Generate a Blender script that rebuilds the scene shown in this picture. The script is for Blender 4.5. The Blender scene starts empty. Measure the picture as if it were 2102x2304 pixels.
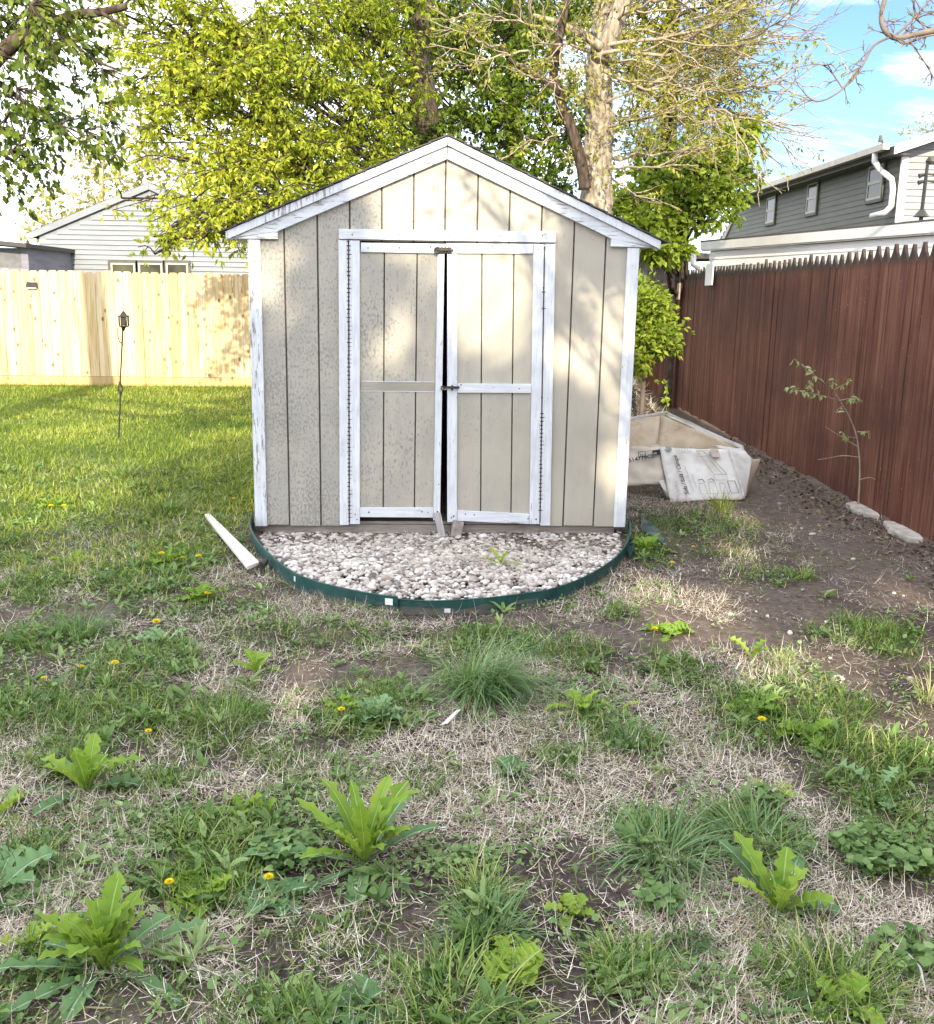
import bpy, bmesh, math, random
import numpy as np
R = math.radians
rng = np.random.default_rng(7)
random.seed(7)
sc = bpy.context.scene
COL = sc.collection

# ------------------------------------------------------------------ camera
F, PITCH, ROLL, CAMH = 2250.0, R(12.05), R(1.05), 1.58
K = 2102 / 1839.0
fw = np.array([0, math.cos(PITCH), -math.sin(PITCH)])
up0 = np.array([0, math.sin(PITCH), math.cos(PITCH)])
rt0 = np.array([1.0, 0, 0])
rt = rt0 * math.cos(ROLL) + up0 * math.sin(ROLL)
up = -rt0 * math.sin(ROLL) + up0 * math.cos(ROLL)
CO = np.array([0, 0, CAMH])

def ray(x, y):
    return fw + rt * (x * K - 1051) / F - up * (y * K - 1152) / F
def AT(x, y, Y):
    d = ray(x, y); return CO + d * (Y / d[1])
def GR(x, y, z=0.0):
    d = ray(x, y); return CO + d * ((z - CAMH) / d[2])
def ATX(x, y, X):
    d = ray(x, y); return CO + d * (X / d[0])

from mathutils import Matrix, Vector
cam = bpy.data.cameras.new('camera')
cam.sensor_fit = 'VERTICAL'; cam.sensor_height = 24; cam.lens = 24 * F / 2304
cam.clip_start = 0.05; cam.clip_end = 2000
co = bpy.data.objects.new('camera', cam); COL.objects.link(co)
M = Matrix(((rt[0], up[0], -fw[0], 0), (rt[1], up[1], -fw[1], 0), (rt[2], up[2], -fw[2], CAMH), (0, 0, 0, 1)))
co.matrix_world = M
sc.camera = co

# ------------------------------------------------------------------ helpers
def tag(o, label=None, cat=None, group=None, kind=None):
    if label: o['label'] = label
    if cat: o['category'] = cat
    if group: o['group'] = group
    if kind: o['kind'] = kind
    return o
def empty(name, loc, rz=0.0, label=None, cat=None, group=None):
    o = bpy.data.objects.new(name, None); COL.objects.link(o)
    o.location = [float(q) for q in loc]; o.rotation_euler = (0, 0, rz); o.empty_display_size = .1
    return tag(o, label, cat, group)
def link(name, me, mat, parent=None):
    o = bpy.data.objects.new(name, me); COL.objects.link(o)
    if mat is not None and len(me.materials) == 0: me.materials.append(mat)
    if parent is not None: o.parent = parent
    return o
def npmesh(name, V, Fs, mat, attr=None, smooth=False, parent=None):
    me = bpy.data.meshes.new(name)
    V = np.asarray(V, np.float32).reshape(-1, 3)
    Fs = [np.asarray(f, np.int32) for f in Fs if len(f)]
    me.vertices.add(len(V)); me.vertices.foreach_set('co', V.ravel())
    lv = np.concatenate([f.ravel() for f in Fs]) if Fs else np.zeros(0, np.int32)
    tot = np.concatenate([np.full(len(f), f.shape[1], np.int32) for f in Fs])
    st = np.concatenate([[0], np.cumsum(tot)[:-1]]).astype(np.int32)
    me.loops.add(len(lv)); me.loops.foreach_set('vertex_index', lv.astype(np.int32))
    me.polygons.add(len(tot)); me.polygons.foreach_set('loop_start', st); me.polygons.foreach_set('loop_total', tot)
    if smooth: me.polygons.foreach_set('use_smooth', np.ones(len(tot), bool))
    if attr is not None:
        for an, av in attr.items():
            a = me.attributes.new(an, 'FLOAT', 'POINT'); a.data.foreach_set('value', np.asarray(av, np.float32))
    me.update(calc_edges=True)
    return link(name, me, mat, parent)

class MB:
    """collects boxes, prisms and tubes into one mesh"""
    def __init__(s): s.v = []; s.f = []
    def add(s, vs, fs):
        o = len(s.v); s.v += [tuple(map(float, p)) for p in vs]; s.f += [tuple(i + o for i in f) for f in fs]
        return s
    def box(s, x0, x1, y0, y1, z0, z1, sh=None):
        vs = [(x, y, z) for z in (z0, z1) for y in (y0, y1) for x in (x0, x1)]
        if sh: vs = [sh(p) for p in vs]
        return s.add(vs, [(0, 2, 3, 1), (4, 5, 7, 6), (0, 1, 5, 4), (2, 6, 7, 3), (0, 4, 6, 2), (1, 3, 7, 5)])
    def prism(s, pts, d):
        """pts: planar polygon (3-D), d: extrusion vector"""
        n = len(pts); a = [tuple(p) for p in pts]; b = [tuple(np.array(p, float) + np.array(d, float)) for p in pts]
        return s.add(a + b, [tuple(range(n)), tuple(range(2 * n - 1, n - 1, -1))] + [(i, n + i, n + (i + 1) % n, (i + 1) % n) for i in range(n)])
    def tube(s, pts, rad, n=6, cap=True):
        pts = [np.array(p, float) for p in pts]; m = len(pts)
        if np.isscalar(rad): rad = [rad] * m
        ref = None; o = []
        for i in range(m):
            t = pts[min(i + 1, m - 1)] - pts[max(i - 1, 0)]; t = t / (np.linalg.norm(t) + 1e-9)
            if ref is None:
                ref = np.array([0, 0, 1.0]) if abs(t[2]) < .9 else np.array([1.0, 0, 0])
            a = np.cross(t, ref); a /= np.linalg.norm(a) + 1e-9; b = np.cross(t, a); ref = np.cross(a, t)
            for k in range(n):
                q = 2 * math.pi * k / n
                o.append(pts[i] + rad[i] * (math.cos(q) * a + math.sin(q) * b))
        fs = [(i * n + k, i * n + (k + 1) % n, (i + 1) * n + (k + 1) % n, (i + 1) * n + k) for i in range(m - 1) for k in range(n)]
        if cap: fs += [tuple(range(n - 1, -1, -1)), tuple(range((m - 1) * n, m * n))]
        return s.add(o, fs)
    def build(s, name, mat, parent=None, smooth=False, bevel=0, fix=True):
        me = bpy.data.meshes.new(name); me.from_pydata(s.v, [], s.f)
        if fix:
            b = bmesh.new(); b.from_mesh(me); bmesh.ops.recalc_face_normals(b, faces=b.faces)
            b.to_mesh(me); b.free()
        if smooth: me.polygons.foreach_set('use_smooth', np.ones(len(me.polygons), bool))
        me.update()
        o = link(name, me, mat, parent)
        if bevel:
            m = o.modifiers.new('bevel', 'BEVEL'); m.width = bevel; m.segments = 2; m.limit_method = 'ANGLE'; m.angle_limit = R(40)
        return o

def vnoise(x, y, seed=0):
    xi = np.floor(x).astype(np.int64); yi = np.floor(y).astype(np.int64)
    fx = x - xi; fy = y - yi; fx = fx * fx * (3 - 2 * fx); fy = fy * fy * (3 - 2 * fy)
    def h(a, b):
        n = (a * 374761393 + b * 668265263 + seed * 1442695) & 0x7fffffff
        n = ((n ^ (n >> 13)) * 1274126177) & 0x7fffffff
        return ((n ^ (n >> 16)) & 0xffff) / 65535.0
    return (h(xi, yi) * (1 - fx) + h(xi + 1, yi) * fx) * (1 - fy) + (h(xi, yi + 1) * (1 - fx) + h(xi + 1, yi + 1) * fx) * fy
def fbm(x, y, sc_, seed=0, o=3):
    x = np.asarray(x, float) * sc_; y = np.asarray(y, float) * sc_
    t = 0; a = .5; s = 0
    for i in range(o):
        t = t + a * vnoise(x, y, seed + i * 17); s += a; a *= .5; x = x * 2.03; y = y * 2.03
    return t / s
def sstep(a, b, x):
    t = np.clip((x - a) / (b - a), 0, 1); return t * t * (3 - 2 * t)

# ------------------------------------------------------------------ materials
def mat_new(name):
    m = bpy.data.materials.new(name); m.use_nodes = True
    nt = m.node_tree; nt.nodes.clear()
    out = nt.nodes.new('ShaderNodeOutputMaterial')
    return m, nt, out
def nd(nt, t, ins=None, **kw):
    n = nt.nodes.new('ShaderNode' + t)
    for a, v in kw.items(): setattr(n, a, v)
    for a, v in (ins or {}).items():
        if hasattr(v, 'bl_rna') and isinstance(v, bpy.types.NodeSocket): nt.links.new(v, n.inputs[a])
        else: n.inputs[a].default_value = v
    return n
def c4(c): return (c[0], c[1], c[2], 1.0)
def ramp(nt, fac, stops, interp='LINEAR'):
    n = nt.nodes.new('ShaderNodeValToRGB'); n.color_ramp.interpolation = interp
    e = n.color_ramp.elements
    while len(e) < len(stops): e.new(0.5)
    for el, (p, c) in zip(e, stops):
        el.position = p; el.color = c4(c) if not np.isscalar(c) else (c, c, c, 1)
    nt.links.new(fac, n.inputs['Fac']); return n.outputs['Color']
def mixc(nt, fac, a, b, mode='MIX'):
    n = nt.nodes.new('ShaderNodeMix'); n.data_type = 'RGBA'; n.blend_type = mode
    for s_, v in ((n.inputs['Factor'], fac), (n.inputs[6], a), (n.inputs[7], b)):
        if isinstance(v, bpy.types.NodeSocket): nt.links.new(v, s_)
        else: s_.default_value = c4(v) if not np.isscalar(v) else v
    return n.outputs[2]
def objco(nt, scale=(1, 1, 1), which='Object'):
    t = nd(nt, 'TexCoord'); m = nd(nt, 'Mapping', {'Vector': t.outputs[which]}); m.inputs['Scale'].default_value = scale
    return m.outputs['Vector']
def noise(nt, vec, scale, detail=4, rough=.55, dist=0.0):
    n = nd(nt, 'TexNoise', {'Vector': vec, 'Scale': scale, 'Detail': detail, 'Roughness': rough, 'Distortion': dist})
    return n.outputs['Fac']
def finish(nt, out, col, rough=.8, bump=None, bs=.3, bd=.01, spec=.3, metal=0.0):
    b = nd(nt, 'BsdfPrincipled')
    for s_, v in (('Base Color', col), ('Roughness', rough), ('Metallic', metal), ('Specular IOR Level', spec)):
        if isinstance(v, bpy.types.NodeSocket): nt.links.new(v, b.inputs[s_])
        else: b.inputs[s_].default_value = c4(v) if not np.isscalar(v) else v
    if bump is not None:
        bn = nd(nt, 'Bump', {'Height': bump, 'Strength': bs, 'Distance': bd}); nt.links.new(bn.outputs['Normal'], b.inputs['Normal'])
    nt.links.new(b.outputs['BSDF'], out.inputs['Surface']); return b

def m_plain(name, col, rough=.7, var=.25, scale=8, metal=0.0, spec=.3, bs=.1):
    m, nt, out = mat_new(name); v = objco(nt)
    f = noise(nt, v, scale, 5)
    c = ramp(nt, f, [(.25, [q * (1 - var) for q in col]), (.75, [min(1, q * (1 + var)) for q in col])])
    finish(nt, out, c, rough, f, bs, .004, spec, metal); return m
def m_siding_beige():
    m, nt, out = mat_new('beige_siding_paint'); v = objco(nt)
    big = noise(nt, v, 2.2, 3)
    base = ramp(nt, big, [(.3, (.365, .335, .275)), (.7, (.455, .42, .345))])
    gr = noise(nt, objco(nt, (60, 60, 3.5)), 1.0, 4, .6, 1.2)
    base = mixc(nt, ramp(nt, gr, [(.35, 0.0), (.75, .22)]), base, (.36, .33, .28))
    sp = noise(nt, objco(nt, (75, 75, 44)), 1.0, 3, .6)
    msk = noise(nt, v, 3.1, 4)
    sep = nd(nt, 'SeparateXYZ', {'Vector': objco(nt)})
    left = nd(nt, 'MapRange', {'Value': sep.outputs['X'], 'From Min': .55, 'From Max': -.7, 'To Min': -.16, 'To Max': .05})
    s1 = nd(nt, 'Math', {0: sp, 1: left.outputs[0]}, operation='ADD')
    s2 = nd(nt, 'Math', {0: msk, 1: .42}, operation='MULTIPLY')
    s3 = nd(nt, 'Math', {0: s1.outputs[0], 1: s2.outputs[0]}, operation='ADD')
    dirt = ramp(nt, s3.outputs[0], [(.745, 0.0), (.89, .72)])
    base = mixc(nt, dirt, base, (.15, .15, .14))
    mil = noise(nt, objco(nt, (7, 7, 3)), 1.0, 6, .7)
    m2 = nd(nt, 'Math', {0: mil, 1: left.outputs[0]}, operation='ADD')
    base = mixc(nt, ramp(nt, m2.outputs[0], [(.36, 0.0), (.70, .55)]), base, (.27, .265, .25))
    finish(nt, out, base, .75, gr, .35, .004, .25); return m
def m_white_trim(name='white_trim_paint', peel=.60, horiz=False):
    m, nt, out = mat_new(name)
    v = objco(nt)
    sc_ = (4, 40, 60) if horiz else (60, 40, 4)
    gr = noise(nt, objco(nt, sc_), 1.0, 4, .6, 1.0)
    base = ramp(nt, gr, [(.3, (.50, .525, .56)), (.62, (.66, .685, .71))])
    sc2 = (9, 30, 70) if horiz else (70, 30, 9)
    p1 = noise(nt, objco(nt, sc2), 1.0, 5, .7)
    p2 = noise(nt, v, 3.3, 3)
    a = nd(nt, 'Math', {0: p1, 1: nd(nt, 'Math', {0: p2, 1: .35}, operation='MULTIPLY').outputs[0]}, operation='ADD')
    wood = ramp(nt, gr, [(.3, (.16, .14, .13)), (.7, (.36, .33, .31))])
    pm = ramp(nt, a.outputs[0], [(peel + .20, 0.0), (peel + .24, 1.0)])
    base = mixc(nt, pm, base, wood)
    dr = noise(nt, v, 9, 4)
    base = mixc(nt, ramp(nt, dr, [(.45, 0.0), (.8, .4)]), base, (.40, .385, .38))
    finish(nt, out, base, .6, gr, .25, .003, .3); return m
def m_wood(name, c1, c2, sc_=(50, 50, 3), knots=False, bs=.3):
    m, nt, out = mat_new(name)
    gr = noise(nt, objco(nt, sc_), 1.0, 5, .6, 1.5)
    big = noise(nt, objco(nt), 2.0, 3)
    base = ramp(nt, gr, [(.3, c1), (.7, c2)])
    base = mixc(nt, ramp(nt, big, [(.3, 0.0), (.8, .5)]), base, [q * .6 for q in c1])
    finish(nt, out, base, .8, gr, bs, .004, .2); return m
def m_fence_cedar():
    m, nt, out = mat_new('new_cedar_boards')
    at = nd(nt, 'Attribute', attribute_name='v')
    rp = ramp(nt, at.outputs['Fac'], [(0, (.52, .37, .19)), (.3, (.64, .49, .28)), (.7, (.72, .58, .36)), (1, (.78, .66, .46))])
    gr = noise(nt, objco(nt, (22, 22, .9)), 1.0, 5, .6, 1.0)
    c = mixc(nt, ramp(nt, gr, [(.42, 0.0), (.66, .8)]), rp, (.46, .24, .09))
    kn = nd(nt, 'TexVoronoi', {'Vector': objco(nt, (7, 7, 4.2)), 'Scale': 1.0, 'Randomness': 1.0})
    c = mixc(nt, ramp(nt, kn.outputs['Distance'], [(.11, .95), (.20, 0.0)]), c, (.22, .13, .06))
    finish(nt, out, c, .8, gr, .2, .003, .2); return m
def m_fence_red():
    m, nt, out = mat_new('weathered_red_stain')
    at = nd(nt, 'Attribute', attribute_name='v')
    rp = ramp(nt, at.outputs['Fac'], [(0, (.070, .022, .014)), (.5, (.125, .043, .026)), (.86, (.175, .070, .042)), (.95, (.22, .10, .06)), (1, (.24, .13, .09))])
    gr = noise(nt, objco(nt, (45, 45, 1.6)), 1.0, 6, .65, .8)
    c = mixc(nt, ramp(nt, gr, [(.50, 0.0), (.72, .7)]), rp, (.23, .125, .085))
    g2 = noise(nt, objco(nt, (30, 30, .8)), 1.0, 4, .6)
    c = mixc(nt, ramp(nt, g2, [(.34, .85), (.50, 0.0)]), c, (.030, .010, .008))
    sp = noise(nt, objco(nt, (55, 55, 40)), 1.0, 2, .5)
    c = mixc(nt, ramp(nt, sp, [(.70, 0.0), (.75, .75)]), c, (.38, .30, .26))
    g3 = noise(nt, objco(nt, (16, 16, .35)), 1.0, 5, .7)
    c = mixc(nt, ramp(nt, g3, [(.52, 0.0), (.68, .7)]), c, (.24, .115, .07))
    g4 = noise(nt, objco(nt, (.5, .5, .9)), 1.0, 4, .6)
    c = mixc(nt, ramp(nt, g4, [(.38, .75), (.56, 0.0)]), c, (.060, .022, .019))
    g5 = noise(nt, objco(nt, (90, 90, 3)), 1.0, 4, .7)
    c = mixc(nt, ramp(nt, g5, [(.56, 0.0), (.68, .45)]), c, (.24, .15, .115))
    sep = nd(nt, 'SeparateXYZ', {'Vector': objco(nt)})
    wv = nd(nt, 'MapRange', {'Value': sep.outputs['Z'], 'From Min': 1.86, 'From Max': 1.93, 'To Min': 0.0, 'To Max': .8})
    c = mixc(nt, wv.outputs[0], c, (.030, .030, .024))
    finish(nt, out, c, .75, gr, .5, .005, .25); return m
def m_lap(name, c1, c2):
    m, nt, out = mat_new(name)
    f = noise(nt, objco(nt, (1.2, 1.2, 9)), 1.0, 4)
    finish(nt, out, ramp(nt, f, [(.3, c1), (.7, c2)]), .6, f, .05, .003, .3); return m
def m_leaf(name, stops, trans=.45, rough=.5, tint=(1.25, 1.2, .6)):
    m, nt, out = mat_new(name)
    at = nd(nt, 'Attribute', attribute_name='v')
    c = ramp(nt, at.outputs['Fac'], stops)
    d = nd(nt, 'BsdfPrincipled', {'Base Color': c, 'Roughness': rough, 'Specular IOR Level': .18})
    t = nd(nt, 'BsdfTranslucent', {'Color': mixc(nt, 1.0, c, tint, 'MULTIPLY')})
    mx = nd(nt, 'MixShader', {0: trans, 1: d.outputs[0], 2: t.outputs[0]})
    nt.links.new(mx.outputs[0], out.inputs['Surface']); return m
def m_bark(name, c1, c2, sc_=(9, 9, 2.2), bs=.9, bd=.03):
    m, nt, out = mat_new(name)
    vo = nd(nt, 'TexVoronoi', {'Vector': objco(nt, sc_), 'Scale': 1.4, 'Randomness': 1.0}, feature='DISTANCE_TO_EDGE')
    n2 = noise(nt, objco(nt, tuple(2.2 * q for q in sc_)), 1.0, 6, .7, .6)
    h = nd(nt, 'Math', {0: vo.outputs['Distance'], 1: n2}, operation='ADD')
    c = ramp(nt, h.outputs[0], [(.32, [q * .35 for q in c1]), (.55, c1), (.9, c2)])
    finish(nt, out, c, .9, h.outputs[0], bs, bd, .1); return m

MT = {}
MT['siding'] = m_siding_beige()
MT['trim'] = m_white_trim('white_trim_paint', .63)
MT['trimh'] = m_white_trim('white_trim_paint_along', .62, True)
MT['trim_peel'] = m_white_trim('peeling_white_paint', .535)
MT['trim_peelh'] = m_white_trim('peeling_white_paint_along', .545, True)
MT['bare'] = m_wood('unpainted_band', (.30, .28, .23), (.42, .38, .31), (3, 50, 60))
MT['dark'] = m_plain('dark_interior', (.02, .018, .016), .9)
MT['groove'] = m_plain('brown_grey_groove', (.115, .10, .085), .95, .35, 30)  # backing behind the siding grooves, darker than the boards
MT['oldwood'] = m_wood('old_grey_wood', (.24, .20, .17), (.48, .43, .38), (4, 40, 50))
MT['greywood'] = m_wood('grey_wood_upright', (.24, .22, .21), (.50, .47, .45), (40, 40, 5))
MT['plank'] = m_wood('pale_plank', (.62, .58, .52), (.78, .74, .68), (40, 4, 40), bs=.1)
MT['brick'] = m_plain('worn_brick', (.27, .225, .20), .9, .5, 25, bs=.5)
MT['blackmetal'] = m_plain('black_metal', (.025, .022, .02), .55, .5, 20, spec=.4)
MT['rust'] = m_plain('rusty_hinge_metal', (.06, .05, .045), .8, .6, 40)
MT['shingle'] = m_plain('dark_shingles', (.075, .07, .068), .95, .5, 60, bs=.6)
MT['cedar'] = m_fence_cedar()
MT['redfence'] = m_fence_red()
MT['lapgrey'] = m_lap('grey_lap_siding', (.185, .20, .22), (.235, .25, .27))
MT['lapshade'] = m_lap('shaded_lap_siding', (.095, .092, .075), (.125, .122, .10))  # house siding's shaded copy: the side wall's shade is put into its colour
MT['lapwhite'] = m_lap('white_lap_siding', (.24, .25, .255), (.30, .305, .31))
MT['lapbright'] = m_lap('bright_white_lap_siding', (.76, .76, .75), (.84, .84, .83))
MT['lapdark'] = m_lap('dark_lap_siding', (.16, .15, .19), (.22, .21, .26))
MT['gutter'] = m_plain('white_gutter_enamel', (.78, .78, .77), .45, .06, 5, bs=.03)
MT['fascia'] = m_plain('tan_fascia', (.50, .45, .38), .6, .15, 6)
MT['winframe'] = m_plain('window_frame_paint', (.42, .40, .35), .6, .1, 10)
MT['wintrim'] = m_plain('dark_window_trim', (.09, .085, .07), .6, .2, 10)
def m_glass():
    m, nt, out = mat_new('window_glass')
    f = noise(nt, objco(nt), 1.4, 4)
    c = ramp(nt, f, [(.4, (.03, .032, .02)), (.7, (.09, .085, .045))])  # olive tones painted in for the reflection of trees
    finish(nt, out, c, .12, None, spec=.22); return m
MT['glass'] = m_glass()
def m_green():
    m, nt, out = mat_new('dark_green_edging')
    v = objco(nt); f = noise(nt, v, 9, 5, .65)
    c = ramp(nt, f, [(.3, (.010, .045, .042)), (.62, (.022, .085, .075)), (.85, (.07, .12, .10))])
    d = noise(nt, objco(nt, (5, 5, 22)), 1.0, 5, .7)
    sp_ = nd(nt, 'SeparateXYZ', {'Vector': objco(nt)}); zz = nd(nt, 'MapRange', {'Value': sp_.outputs['Z'], 'From Min': .05, 'From Max': .0, 'To Min': -.02, 'To Max': .2})
    dz_ = nd(nt, 'Math', {0: d, 1: zz.outputs[0]}, operation='ADD')
    c = mixc(nt, ramp(nt, dz_.outputs[0], [(.54, 0.0), (.70, .8)]), c, (.17, .14, .115))
    finish(nt, out, c, .55, f, .15, .004, .35); return m
MT['edging'] = m_green()
MT['sticker'] = m_plain('white_sticker', (.72, .72, .70), .5, .1, 20)
def m_card():
    m, nt, out = mat_new('damp_cardboard')
    v = objco(nt); f = noise(nt, v, 4, 5, .6); g = noise(nt, objco(nt, (3, 3, 70)), 1.0, 2)
    c = ramp(nt, f, [(.3, (.44, .34, .23)), (.55, (.56, .46, .34)), (.75, (.64, .55, .43))])
    s = noise(nt, v, 9, 5, .7)
    c = mixc(nt, ramp(nt, s, [(.55, 0.0), (.7, .45)]), c, (.25, .13, .06))
    finish(nt, out, c, .9, g, .1, .002, .1); return m
MT['card'] = m_card()
def m_cardw():
    m, nt, out = mat_new('printed_white_card')
    v = objco(nt); f = noise(nt, v, 5, 6, .65)
    c = ramp(nt, f, [(.3, (.50, .46, .41)), (.52, (.66, .64, .60)), (.8, (.72, .71, .68))])
    w = noise(nt, v, 13, 5, .7, .6)
    c = mixc(nt, ramp(nt, w, [(.58, 0.0), (.75, .5)]), c, (.42, .33, .23))
    finish(nt, out, c, .85, f, .25, .01, .15); return m
MT['cardw'] = m_cardw()
MT['cardmid'] = m_plain('bleached_cardboard', (.60, .54, .45), .9, .18, 6)
MT['ink'] = m_plain('black_ink', (.03, .03, .032), .8, .4, 40)
MT['inkgrey'] = m_plain('faded_ink', (.30, .29, .28), .8, .3, 40)
MT['bark_light'] = m_bark('pale_furrowed_bark', (.24, .20, .15), (.45, .40, .31))
MT['bark_dark'] = m_bark('dark_bark', (.055, .040, .032), (.11, .085, .065), (14, 14, 4), .5, .01)
MT['twig'] = m_plain('pale_twig_bark', (.33, .27, .19), .85, .35, 12)
MT['twigdark'] = m_plain('grey_twig_bark', (.16, .13, .11), .85, .3, 12)
MT['leaf_box'] = m_leaf('yellow_green_leaves', [(0, (.045, .085, .010)), (.3, (.15, .21, .018)), (.65, (.34, .39, .035)), (1, (.52, .53, .08))], .40)
MT['leaf_olive'] = m_leaf('olive_green_leaves', [(0, (.10, .12, .016)), (.5, (.25, .26, .035)), (1, (.42, .39, .09))], .35)
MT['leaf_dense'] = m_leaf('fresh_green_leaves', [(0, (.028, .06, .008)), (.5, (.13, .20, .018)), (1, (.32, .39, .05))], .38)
MT['leaf_shade'] = m_leaf('dark_maple_leaves', [(0, (.03, .06, .010)), (.5, (.11, .16, .022)), (1, (.27, .31, .05))], .35)
MT['leaf_far'] = m_leaf('spring_yellow_leaves', [(0, (.20, .19, .06)), (.5, (.32, .31, .10)), (1, (.45, .40, .20))], .35)
MT['grass'] = m_leaf('green_grass', [(0, (.022, .06, .010)), (.35, (.085, .165, .03)), (.65, (.19, .29, .06)), (.85, (.34, .40, .11)), (1, (.52, .47, .24))], .30, .5)
MT['lawn'] = m_leaf('sunny_lawn_grass', [(0, (.06, .11, .016)), (.35, (.15, .22, .03)), (.65, (.31, .37, .055)), (.88, (.46, .47, .11)), (1, (.62, .53, .26))], .35, .5)  # brighter, yellower copy of the grass: sunlight put into the colour
MT['tuftgrass'] = m_leaf('blue_green_grass', [(0, (.05, .11, .04)), (.5, (.13, .23, .085)), (1, (.28, .38, .17))], .28, .45)
MT['straw'] = m_leaf('dead_straw', [(0, (.12, .085, .06)), (.35, (.36, .28, .205)), (.7, (.66, .58, .46)), (1, (.84, .79, .68))], .12, .7, (1, 1, 1))
MT['clover'] = m_leaf('clover_leaves', [(0, (.06, .12, .035)), (.5, (.15, .24, .075)), (1, (.30, .39, .16))], .25, .5)
MT['weed'] = m_leaf('weed_leaves', [(0, (.30, .40, .13)), (.12, (.26, .36, .10)), (.2, (.12, .22, .03)), (.6, (.20, .31, .04)), (1, (.33, .44, .07))], .30, .75)
MT['weedblue'] = m_leaf('blue_green_weed_leaves', [(0, (.34, .42, .28)), (.12, (.28, .37, .22)), (.2, (.09, .17, .07)), (.6, (.14, .25, .10)), (1, (.23, .35, .16))], .25, .75)
MT['petal'] = m_leaf('dandelion_petals', [(0, (.82, .56, .01)), (1, (.88, .76, .03))], .2, .6, (1, 1, 1))
MT['stemgreen'] = m_plain('pale_green_stem', (.28, .32, .14), .6, .2, 20)
MT['stone'] = m_plain('pale_limestone', (.42, .38, .34), .9, .35, 12, bs=.7)
def m_pebble():
    m, nt, out = mat_new('river_pebbles')
    at = nd(nt, 'Attribute', attribute_name='v')
    c = ramp(nt, at.outputs['Fac'], [(0, (.13, .115, .105)), (.25, (.31, .27, .235)), (.5, (.47, .425, .38)), (.75, (.59, .555, .515)), (1, (.72, .70, .67))])
    f = noise(nt, objco(nt), 45, 4)
    c = mixc(nt, ramp(nt, f, [(.45, 0.0), (.8, .45)]), c, (.26, .19, .14))
    finish(nt, out, c, .75, f, .1, .003, .25); return m
MT['pebble'] = m_pebble()
def m_ground():
    m, nt, out = mat_new('soil')
    la = nd(nt, 'Attribute', attribute_name='lawn').outputs['Fac']
    di = nd(nt, 'Attribute', attribute_name='dirt').outputs['Fac']
    v = objco(nt)
    n1 = noise(nt, v, 1.7, 4); n2 = noise(nt, v, 22, 6, .7); n3 = noise(nt, v, 70, 5, .7)
    soil = ramp(nt, n2, [(.3, (.022, .016, .016)), (.55, (.080, .060, .058)), (.8, (.22, .18, .165))])
    thatch = ramp(nt, n3, [(.35, (.08, .062, .05)), (.6, (.25, .20, .15))])
    c = mixc(nt, ramp(nt, n1, [(.40, 0.0), (.62, .55)]), soil, thatch)
    c = mixc(nt, di, c, ramp(nt, n2, [(.3, (.085, .065, .055)), (.55, (.155, .12, .10)), (.85, (.29, .235, .20))]))
    green = ramp(nt, n3, [(.3, (.05, .085, .018)), (.6, (.12, .16, .035)), (.85, (.25, .23, .08))])
    c = mixc(nt, la, c, green)
    h = nd(nt, 'Math', {0: n2, 1: n3}, operation='ADD')
    finish(nt, out, c, .95, h.outputs[0], .8, .02, .1); return m
MT['ground'] = m_ground()

# ------------------------------------------------------------------ world + sun
SUN_EL, SUN_AZ = R(25), R(3)          # sun stands behind the camera, a little to the right
w = bpy.data.worlds.new('World'); sc.world = w; w.use_nodes = True
nt = w.node_tree; nt.nodes.clear()
sky = nd(nt, 'TexSky', sky_type='NISHITA', sun_disc=False, sun_elevation=SUN_EL, sun_rotation=math.pi - SUN_AZ, air_density=.8, dust_density=.3, ozone_density=1.6)
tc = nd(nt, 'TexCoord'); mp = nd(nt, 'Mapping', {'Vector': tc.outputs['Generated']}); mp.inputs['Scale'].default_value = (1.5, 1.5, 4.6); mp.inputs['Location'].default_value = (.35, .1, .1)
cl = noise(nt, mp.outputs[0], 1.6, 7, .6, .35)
sx = nd(nt, 'SeparateXYZ', {'Vector': tc.outputs['Generated']})
lf = nd(nt, 'MapRange', {'Value': sx.outputs['X'], 'From Min': .35, 'From Max': -.45, 'To Min': .01, 'To Max': .17})
bk = nd(nt, 'MapRange', {'Value': sx.outputs['Y'], 'From Min': .25, 'From Max': -.25, 'To Min': 0.0, 'To Max': .16})  # unseen cloud cover added behind the camera to brighten the shade
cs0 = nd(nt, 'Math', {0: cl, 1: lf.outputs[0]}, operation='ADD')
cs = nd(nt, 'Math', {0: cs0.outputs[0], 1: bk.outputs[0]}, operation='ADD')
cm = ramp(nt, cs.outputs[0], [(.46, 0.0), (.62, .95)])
fr = nd(nt, 'MapRange', {'Value': sx.outputs['Y'], 'From Min': -.2, 'From Max': .4, 'To Min': 0.0, 'To Max': 1.0})
skyc = mixc(nt, fr.outputs[0], sky.outputs[0], (.50, .57, .68), 'MULTIPLY')
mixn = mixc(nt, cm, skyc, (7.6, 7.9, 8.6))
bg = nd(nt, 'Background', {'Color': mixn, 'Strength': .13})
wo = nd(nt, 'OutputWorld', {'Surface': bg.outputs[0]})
sl = bpy.data.lights.new('sun', 'SUN'); sl.energy = 3.0; sl.angle = R(.55); sl.color = (1.0, .88, .66)
so = bpy.data.objects.new('sun', sl); COL.objects.link(so)
to_sun = Vector((math.sin(SUN_AZ) * math.cos(SUN_EL), -math.cos(SUN_AZ) * math.cos(SUN_EL), math.sin(SUN_EL)))
so.rotation_euler = to_sun.to_track_quat('Z', 'Y').to_euler(); so.location = to_sun * 40
sc.view_settings.view_transform = 'Standard'; sc.view_settings.look = 'None'; sc.view_settings.exposure = 1.6; sc.view_settings.gamma = 1
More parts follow.
